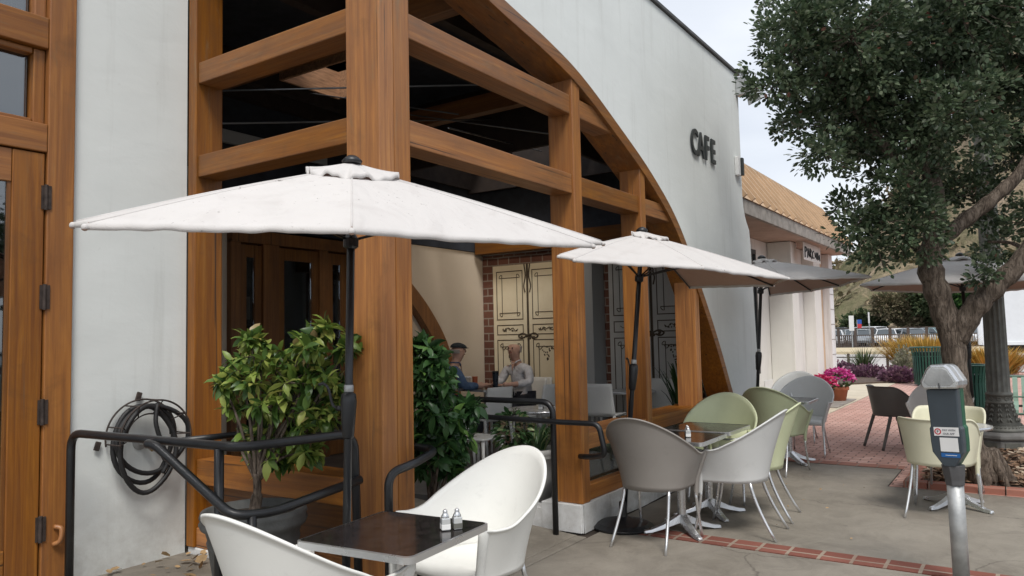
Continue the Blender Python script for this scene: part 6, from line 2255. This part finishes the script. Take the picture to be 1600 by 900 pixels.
cars = {}
specs = [
    (72.5, 14.2, 'car_white', 0.15, False, 'white car at the left end of the front row, next to the shop corner'),
    (73.0, 12.0, 'car_silver', 0.1, False, 'silver car behind the white road sign'),
    (73.2, 10.0, 'car_white', 0.12, False, 'white hatchback with a dark rear window, behind the fence gap'),
    (73.4, 7.9, 'car_silver', 0.6, False, 'silver car parked at an angle in the middle of the row'),
    (73.9, 5.9, 'car_teal', 0.6, False, 'pale teal car next to the angled silver one'),
    (74.3, 3.9, 'car_white', 0.65, False, 'white angled car left of the tree trunk'),
    (74.6, 2.0, 'car_dark', 0.65, False, 'black car beside the tree trunk'),
    (74.8, 0.1, 'car_white', 0.65, False, 'white car behind the tree trunk at the right end of the row'),
    (76.5, 9.2, 'car_white', 0.5, False, 'white car squeezed behind the angled silver one'),
    (76.8, 13.3, 'car_silver', 0.3, False, 'silver car just behind the white road sign in the second row'),
    (77.2, 6.9, 'car_silver', 0.6, False, 'silver car in the second row above the pale teal one'),
    (77.5, 3.2, 'car_white', 0.6, False, 'white car in the second row left of the tree trunk'),
    (78.5, 11.3, 'car_white', 0.9, True, 'white tall car just right of the small flag'),
    (79.0, 1.2, 'car_silver', 0.6, True, 'silver suv in the second row by the tree trunk'),
    (82, 15.4, 'car_dark', 0.0, True, 'dark suv in the back row at far left'),
    (82, 12.3, 'car_white', 1.5, True, 'white van-like car in the back row above the silver ones'),
    (82, 8.6, 'car_dark', 1.5, False, 'low dark car in the back row'),
    (82.5, 5.0, 'car_silver', 0.5, True, 'silver suv in the back row under the green trees'),
]
for x, y, paint, a, suv, lab in specs:
    key = (paint, suv)
    if key not in cars:
        cars[key] = make_car(lab, paint, (x, y, 0.03), math.pi / 2 + a, suv)
    else:
        copy_tree(cars[key], (x, y, 0.03), math.pi / 2 + a, lab)
sc_car = make_car('teal hatchback parked across the street behind the camera', 'car_teal', (8.0, -9.6, -0.02), 1.57)
copy_tree(sc_car, (2.0, -9.7, -0.02), 1.57, 'teal car parked across the street to the left')

tk_ = thing('box_truck', 'white box truck parked behind the lamp post', 'truck', (36.5, -1.5, 0))
MB().box(35.6, 43.0, -2.6 + 0.0, 1.55, 0.80, 4.05).build('cargo_box', 'truck_white', tk_, bevel=0.03)
MB().box(35.55, 35.598, 1.40, 1.52, 0.80, 4.0).box(35.55, 35.598, -2.55, -2.43, 0.80, 4.0).box(35.55, 35.598, -2.42, 1.39, 0.78, 0.92).build('door_frame', 'truck_white', tk_, bevel=0.01)
MB().box(35.8, 42.8, -2.3, 1.3, 0.50, 0.78).build('chassis', 'print_black', tk_)
MB().box(35.56, 35.62, 0.55, 1.35, 0.44, 0.60).build('rear_bumper', 'tail_red', tk_, bevel=0.02)
MB().box(35.585, 35.597, 0.80, 1.22, 1.75, 1.95).build('latch_plate', 'print_grey', tk_)
MB().box(35.57, 35.584, 0.82, 0.95, 1.78, 1.92).box(35.57, 35.597, 0.95, 1.2, 1.40, 1.46).build('latch', 'print_black', tk_)
MB().box(35.57, 35.597, -0.55, -0.25, 1.65, 1.82).build('latch_plate', 'print_grey', tk_)
for y in (-2.1, 1.1):
    for x in (37.2, 38.3):
        q = Matrix.Translation((x, y, 0.48)) @ Matrix.Rotation(R(90), 4, 'X')
        w = MB().add(MB().lathe([(0.25, -0.14), (0.47, -0.13), (0.48, 0.13), (0.25, 0.14)], 24), q).build('wheel', 'tyre', tk_)
MB().box(43.05, 45.2, -2.4, 1.3, 0.5, 2.7).build('cab', 'truck_white', tk_, bevel=0.15)

# trees and shrubs beyond the car park
far_specs = [
    (100, 15.9, 4.2, 2.6, 'pale green rounded tree at the shop corner beyond the cars'),
    (98, 11.4, 6.4, 3.3, 'olive brown tree behind the sign posts'),
    (97, 7.3, 8.2, 3.6, 'light leafy tree in the middle of the far row'),
    (95, 3.4, 8.8, 4.0, 'dense dark tree left of the near trunk'),
    (95, -0.8, 8.6, 4.2, 'dense dark tree behind the near trunk'),
    (97, -6.5, 6.4, 3.6, 'tree at the right end of the far row, behind the truck'),
]
for i, (x, y, h, r_, lab) in enumerate(far_specs):
    t = thing('background_tree', lab, 'tree', (x, y, 0), 0, 'trees beyond the car park')
    MB().tube(spline([(x, y, 0), (x + 0.1, y + 0.1, h * 0.3), (x - 0.1, y, h * 0.6)], 4), [0.28, 0.26, 0.24, 0.22, 0.2, 0.18, 0.15, 0.12, 0.1], 8).build('trunk', 'bark', t)
    lobes = [(x + random.uniform(-.5, .5) * r_, y + random.uniform(-.6, .6) * r_, h * random.uniform(0.22, 0.78), r_ * random.uniform(0.42, 0.58)) for _ in range(12)]
    crown(t, lobes, 22, 0.6, 26, 0.34, ['leaf_far', 'leaf_hill', 'leaf_far', 'leaf_deep', 'leaf_deep', 'leaf_far'][i], fill=0.3)
ho = thing('hillside_house', 'white house with a red brown roof high on the hillside behind the branches', 'house', (203, -0.5, 20))
MB().box(200, 208, -4.5, 3.6, 18, 30.5).build('wall', 'house_wall', ho)
MB().prism([(-5.2, 30.5), (4.2, 30.5), (-0.5, 33.2)], 'x', 199, 209).build('roof', 'house_roof', ho)
for y in (-3.2, -0.6, 1.6):
    MB().box(199.9, 199.98, y, y + 1.3, 24.5, 28.5).build('window', 'car_glass', ho)

# trees and shops across the street, behind the camera: they show only as reflections
for i, (x, y) in enumerate(((7.5, -11.5), (11.8, -12.5), (3.0, -12.6))):
    t = thing('street_tree_opposite', ['leafy street tree across the road reflected in the door glass', 'leafy street tree across the road farther to the right', 'leafy street tree across the road farther to the left'][i], 'tree', (x, y, 0), 0, 'street trees across the road')
    MB().tube(spline([(x, y, 0), (x + 0.15, y, 1.5), (x, y + 0.1, 3.2)], 4), [0.2, 0.19, 0.18, 0.17, 0.16, 0.15, 0.14, 0.12, 0.1], 10).build('trunk', 'bark', t)
    lobes = [(x + random.uniform(-1.6, 1.6), y + random.uniform(-1.2, 1.2), random.uniform(2.9, 5.6), random.uniform(0.8, 1.2)) for _ in range(9)]
    crown(t, lobes, 14, 0.28, 26, 0.15, 'leaf_tree', fill=0.3)

# ================================================================== INSIDE THE CAFE


def side_chair(label, loc, rot, group='white moulded side chairs inside the cafe'):
    t = thing('side_chair', label, 'chair', loc, rot, group)
    m = MB()
    rows = []
    for i in range(9):
        v = i / 8
        rows.append([(u * (0.20 - 0.012 * v), -0.18 - 0.07 * v - 0.02 * (1 - u * u), 0.44 + 0.39 * v) for u in (-1, -.8, -.4, 0, .4, .8, 1)])
    m.grid(rows)
    m.build('backrest', 'white_plastic', t, world=False, smooth=True, solid=0.016)
    m = MB()
    rows = []
    for i in range(9):
        v = i / 8
        rows.append([(u * 0.205, -0.19 + 0.40 * v, 0.452 - 0.012 * (1 - u * u) - 0.02 * sm_((v - .8) / .2)) for u in (-1, -.8, -.4, 0, .4, .8, 1)])
    m.grid(rows)
    m.build('seat', 'white_plastic', t, world=False, smooth=True, solid=0.022)
    for sx in (-1, 1):
        MB().tube([(sx * 0.185, 0.18, 0.43), (sx * 0.20, 0.20, 0)], [0.019, 0.014], 10).build('leg', 'white_plastic', t, world=False, smooth=True)
        MB().tube([(sx * 0.185, -0.18, 0.44), (sx * 0.20, -0.24, 0)], [0.019, 0.014], 10).build('leg', 'white_plastic', t, world=False, smooth=True)
    return t


s0 = side_chair('white chair back seen between the second and third timber posts', (8.35, 4.30, 0.13), face(1, 0.1))
for x, y, a, lab in ((9.0, 3.95, (-1, 0.2), 'white chair facing outward just right of the third timber post'), (8.60, 4.75, (0.2, -1), 'white chair half hidden behind the second timber post'),
                     (7.35, 5.35, (0.3, 1), 'white chair nearest the man in the cap with its back to the street'), (7.90, 5.05, (-0.05, 1), 'white chair nearest the man in the white shirt with its back to the street'),
                     (6.35, 5.15, (1, -0.3), 'white chair low behind the dark green shrub'), (8.95, 5.75, (-1, 0.0), 'white chair beside the painted door behind the white shirt')):
    copy_tree(s0, (x, y, 0.13), face(*a), lab)
st = thing('bar_stool', 'white stool with a square seat just behind the entrance rail', 'stool', (5.98, 4.45, 0.13))
MB().box(5.80, 6.16, 4.28, 4.62, 0.56, 0.585).build('seat', 'white_plastic', st, bevel=0.012)
for dx in (-1, 1):
    for dy in (-1, 1):
        MB().tube([(5.98 + dx * 0.15, 4.45 + dy * 0.14, 0.56), (5.98 + dx * 0.18, 4.45 + dy * 0.17, 0.13)], [0.018, 0.013], 10).build('leg', 'white_plastic', st, smooth=True)
MB().tube([(5.81, 4.29, 0.30), (6.15, 4.29, 0.30)], 0.010, 8).build('stretcher', 'white_plastic', st)
it = cafe_table('round grey topped table with a metal edge just inside the entrance rail', (6.75, 4.25, 0.13), 0.2, 0.36, 0.66, 'laminate_white', True, 'tables inside the cafe', 'table', 'round_table')
copy_tree(it, (8.95, 4.28, 0.16), 0.4, 'round table between the two white chairs near the third timber post')
mt_ = cafe_table('dark square table where the two seated men face each other', (8.18, 5.98, 0.13), -0.2, 0.36, 0.75, 'laminate', False, 'tables inside the cafe', 'table', 'dining_table')


def cup(label, x, y, mat, h, r0, r1, lid=None, name='coffee_cup', cat='cup'):
    t = thing(name, label, cat, (x, y, 0.881))
    MB().lathe([(r0, 0), (r1, h)], 16, (x, y, 0.881)).build('cup_body', mat, t, smooth=False)
    if lid:
        MB().lathe([(r1 + 0.004, h), (r1 + 0.004, h + 0.012), (r1 - 0.006, h + 0.022)], 16, (x, y, 0.881)).build('lid', lid, t)
    return t


cup('paper coffee cup with a dark band and white lid on the seated men\'s table', 8.02, 6.16, 'cup_paper', 0.13, 0.034, 0.045, 'sticker_white')
cup('orange brown cup beside the paper cup on the table', 8.02, 6.04, 'cup_orange', 0.15, 0.03, 0.038)
cup('tall dark travel tumbler in front of the white shirted man', 8.08, 5.75, 'tumbler', 0.20, 0.034, 0.042, 'print_black', 'travel_tumbler', 'tumbler')
vs = shakers((6.68, 4.18, 0.79), 'salt and pepper shakers on the round indoor table behind the rail', 0.3)


# ------------------------------------------------------------------ people
def skin_mesh(name, verts, edges, radii, mat, parent, sub=2, root=0):
    me = bpy.data.meshes.new(name)
    L = WL[parent.name]
    me.from_pydata([(v[0] - L[0], v[1] - L[1], v[2] - L[2]) for v in verts], edges, [])
    o = bpy.data.objects.new(name, me)
    COL.objects.link(o)
    o.parent = parent
    WL[o.name] = L
    m = o.modifiers.new('skin', 'SKIN')
    m.use_smooth_shade = True
    m.branch_smoothing = 0.6
    if not me.skin_vertices:
        me.skin_vertices.new()
    for i, r_ in enumerate(radii):
        sv = me.skin_vertices[0].data[i]
        sv.radius = r_ if isinstance(r_, tuple) else (r_, r_)
        sv.use_root = (i == root)
    s = o.modifiers.new('sub', 'SUBSURF')
    s.levels = s.render_levels = sub
    bpy.context.view_layer.update()
    dg = bpy.context.evaluated_depsgraph_get()
    me2 = bpy.data.meshes.new_from_object(o.evaluated_get(dg))
    o.modifiers.clear()
    o.data = me2
    me2.materials.clear()
    me2.materials.append(MATS[mat])
    me2.polygons.foreach_set('use_smooth', [True] * len(me2.polygons))
    return o


def seated_person(label, seat, fx, fy, shirt, hair=None, cap=False, lean=0.10, look=(0, 0), sc_=1.0):
    """a man sitting with forearms on a table; (fx, fy) is the way he faces"""
    f = Vector((fx, fy, 0)).normalized()
    s = Vector((f.y, -f.x, 0))            # his right-hand side
    t = thing('person', label, 'person', tuple(seat))
    B = Vector(seat)

    def p(fw, sd, z):
        return B + f * fw * sc_ + s * sd * sc_ + Vector((0, 0, z * sc_))
    V, E, Rr = [], [], []

    def add(pt, r_, par=None):
        V.append(tuple(pt))
        Rr.append(r_)
        if par is not None:
            E.append((par, len(V) - 1))
        return len(V) - 1
    pel = add(p(0, 0, 0.56), 0.10)
    bel = add(p(0.02, 0, 0.72), 0.10, pel)
    che = add(p(0.05 + lean * .5, 0, 0.90), 0.10, bel)
    sho = add(p(0.06 + lean, 0, 1.00), 0.075, che)
    nck = add(p(0.08 + lean, 0, 1.09), 0.056, sho)
    hd0 = add(p(0.125 + lean, 0, 1.165), 0.074, nck)
    hd1 = add(p(0.125 + lean, 0, 1.24), 0.104, hd0)
    hd2 = add(p(0.110 + lean, 0, 1.315), 0.094, hd1)
    hands = []
    for sg in (-1, 1):
        a = add(p(0.05 + lean, sg * 0.17, 0.97), 0.045, sho)
        b = add(p(0.12 + lean, sg * 0.24, 0.80), 0.042, a)
        c = add(p(0.38 + lean, sg * 0.16, 0.785), 0.036, b)
        w = add(p(0.44 + lean, sg * 0.12, 0.79), 0.028, c)
        q = add(p(0.50 + lean, sg * 0.09, 0.79), (0.036, 0.018), w)
        hands.append((w, q, sg))
        h0 = add(p(0.06, sg * 0.10, 0.54), 0.095, pel)
        kn = add(p(0.46, sg * 0.13, 0.53), 0.068, h0)
        an = add(p(0.44, sg * 0.13, 0.10), 0.045, kn)
        add(p(0.58, sg * 0.14, 0.05), 0.04, an)
    body = skin_mesh('body', V, E, Rr, 'skin_pale', t)
    # fingers and face features grown onto the same mesh
    ex = MB()
    for w, q, sg in hands:
        base = p(0.52 + lean, sg * 0.08, 0.79)
        for k, (off, ln) in enumerate(((-0.030, 0.055), (-0.010, 0.068), (0.010, 0.064), (0.028, 0.050))):
            a = base + s * off * 1.0
            ex.tube([a - f * 0.02, a + f * ln * 0.5 + Vector((0, 0, 0.006)), a + f * ln * 0.85 - Vector((0, 0, 0.006)), a + f * ln - Vector((0, 0, 0.016))], [0.0095, 0.009, 0.008, 0.006], 8)
        th = base - f * 0.035 + s * (-sg) * 0.03
        ex.tube([th, th + f * 0.03 + s * (-sg) * 0.022, th + f * 0.055 + s * (-sg) * 0.02], [0.011, 0.0095, 0.007], 8)
    hc = p(0.125 + lean, 0, 1.25)
    ex.tube([hc + f * 0.078 + Vector((0, 0, 0.022)), hc + f * 0.103 - Vector((0, 0, 0.018)), hc + f * 0.085 - Vector((0, 0, 0.028))], [0.008, 0.014, 0.010], 8)
    for sg in (-1, 1):
        ex.ball(tuple(hc + s * sg * 0.077 - f * 0.005 - Vector((0, 0, 0.005))), 0.022, 8, 6, (0.7, 0.7, 1.3))
    me = body.data
    bm = bmesh.new()
    bm.from_mesh(me)
    L = WL[t.name]
    vs_ = [bm.verts.new((q[0] - L[0], q[1] - L[1], q[2] - L[2])) for q in ex.v]
    for fc_ in ex.f:
        try:
            ff = bm.faces.new([vs_[i] for i in fc_])
            ff.smooth = True
        except ValueError:
            pass
    bm.to_mesh(me)
    bm.free()
    for sg in (-1, 1):
        MB().ball(tuple(hc + f * 0.084 + s * sg * 0.032 + Vector((0, 0, 0.012))), 0.0095, 8, 6).build('eye', 'eye_dark', t, smooth=True)
    MB().tube([hc + f * 0.083 + s * -0.022 - Vector((0, 0, 0.050)), hc + f * 0.090 - Vector((0, 0, 0.052)), hc + f * 0.083 + s * 0.022 - Vector((0, 0, 0.050))], 0.006, 6).build('mouth', 'lip', t)
    # shirt: torso, upper arms and sleeves
    V2, E2, R2 = [], [], []

    def add2(pt, r_, par=None):
        V2.append(tuple(pt))
        R2.append(r_)
        if par is not None:
            E2.append((par, len(V2) - 1))
        return len(V2) - 1
    a0 = add2(p(0, 0, 0.50), 0.155)
    a1 = add2(p(0.02, 0, 0.72), 0.150, a0)
    a2 = add2(p(0.05 + lean * .5, 0, 0.90), 0.148, a1)
    a3 = add2(p(0.055 + lean, 0, 1.00), 0.115, a2)
    a4 = add2(p(0.075 + lean, 0, 1.075), 0.066, a3)
    for sg in (-1, 1):
        b0 = add2(p(0.05 + lean, sg * 0.175, 0.975), 0.078, a3)
        b1_ = add2(p(0.12 + lean, sg * 0.25, 0.80), 0.062, b0)
        add2(p(0.33 + lean, sg * 0.18, 0.785), 0.048, b1_)
    skin_mesh('shirt', V2, E2, R2, shirt, t)
    V3, E3, R3 = [tuple(p(0, 0, 0.54))], [], [0.14]
    for sg in (-1, 1):
        V3 += [tuple(p(0.08, sg * 0.11, 0.535)), tuple(p(0.47, sg * 0.135, 0.525)), tuple(p(0.445, sg * 0.135, 0.16))]
        n0 = len(V3) - 3
        E3 += [(0, n0), (n0, n0 + 1), (n0 + 1, n0 + 2)]
        R3 += [0.105, 0.08, 0.06]
    skin_mesh('trousers', V3, E3, R3, 'trousers', t)
    col = MB()
    cc = p(0.085 + lean, 0, 1.085)
    pts = [cc + f * 0.070 * math.cos(a) + s * 0.068 * math.sin(a) + Vector((0, 0, 0.012 - 0.045 * max(0, math.cos(a)) ** 3)) for a in [2 * math.pi * i / 20 for i in range(20)]]
    col.tube(pts, 0.008, 6, closed=True)
    col.build('collar', shirt, t, smooth=True)
    plk = MB()
    for k in range(5):
        q = p(0.165 + lean * (0.45 + 0.1 * k) + 0.0, 0, 0.66 + 0.085 * k)
        plk.ball(tuple(q + f * (0.008 - 0.004 * abs(k - 2))), 0.007, 6, 4)
    plk.tube([p(0.155 + lean * .5, 0.006, 0.62), p(0.17 + lean * .75, 0.006, 0.85), p(0.14 + lean, 0.006, 1.02)], 0.006, 6)
    plk.build('button_placket', shirt, t)
    vv = MB()
    vv.quad([p(0.150 + lean, -0.035, 1.085), p(0.150 + lean, 0.035, 1.085), p(0.178 + lean, 0.0, 0.955)]).build('open_neck', 'skin_pale', t, solid=0.006)
    if cap:
        cm_ = MB()
        rows = []
        top_ = hc + Vector((0, 0, 0.052)) + f * 0.0
        for i in range(8):
            v = i / 7
            ring_ = []
            for j in range(21):
                a = 2 * math.pi * j / 20
                rr_ = math.sin(v * math.pi * 0.55) * 1.0
                ring_.append(tuple(top_ + f * (math.cos(a) * (0.115 if math.cos(a) > 0 else 0.100) * rr_) + s * math.sin(a) * 0.098 * rr_ + Vector((0, 0, 0.062 * math.cos(v * math.pi * 0.5) - 0.012 - 0.018 * max(0, math.cos(a)) * rr_))))
            rows.append(ring_)
        cm_.grid(rows)
        cm_.build('flat_cap', 'cap_tweed', t, smooth=True, solid=0.006)
        br = MB()
        rows = []
        for i in range(5):
            v = i / 4
            rows.append([tuple(top_ + f * (0.085 + 0.058 * v * math.cos(a)) + s * math.sin(a) * (0.085 - 0.02 * v) - Vector((0, 0, 0.012 + 0.012 * v))) for a in [R(-75 + 15 * k) for k in range(11)]])
        br.grid(rows)
        br.build('cap_peak', 'cap_tweed', t, smooth=True, solid=0.005)
    hr_ = MB()
    rows = []
    for i in range(6):
        v = i / 5
        rows.append([tuple(hc + Vector((0, 0, (0.015 if cap else 0.035) - (0.05 if cap else 0.085) * v)) + f * (math.cos(a) * (0.100 - 0.02 * v) - 0.016) + s * math.sin(a) * (0.098 - 0.012 * v)) for a in [R(85 + 10 * k) for k in range(20)]])
    hr_.grid(rows)
    hr_.build('hair', 'hair_grey', t, smooth=True, solid=0.008)
    return t


seated_person('balding man in a white shirt sitting at the indoor table by the painted door', (8.73, 5.75, 0.13), -0.95, 0.05, 'shirt_white', lean=0.06)
seated_person('man in a dark flat cap and blue shirt sitting in profile at the indoor table', (7.63, 6.28, 0.13), 0.80, -0.55, 'shirt_blue', cap=True, lean=0.10)
for loc, a in (((8.79, 5.75, 0.13), (-1, 0.05)), ((7.57, 6.32, 0.13), (0.80, -0.55))):
    copy_tree(s0, loc, face(*a), 'white chair under the man in the white shirt' if a[0] < 0 else 'white chair under the man in the flat cap')
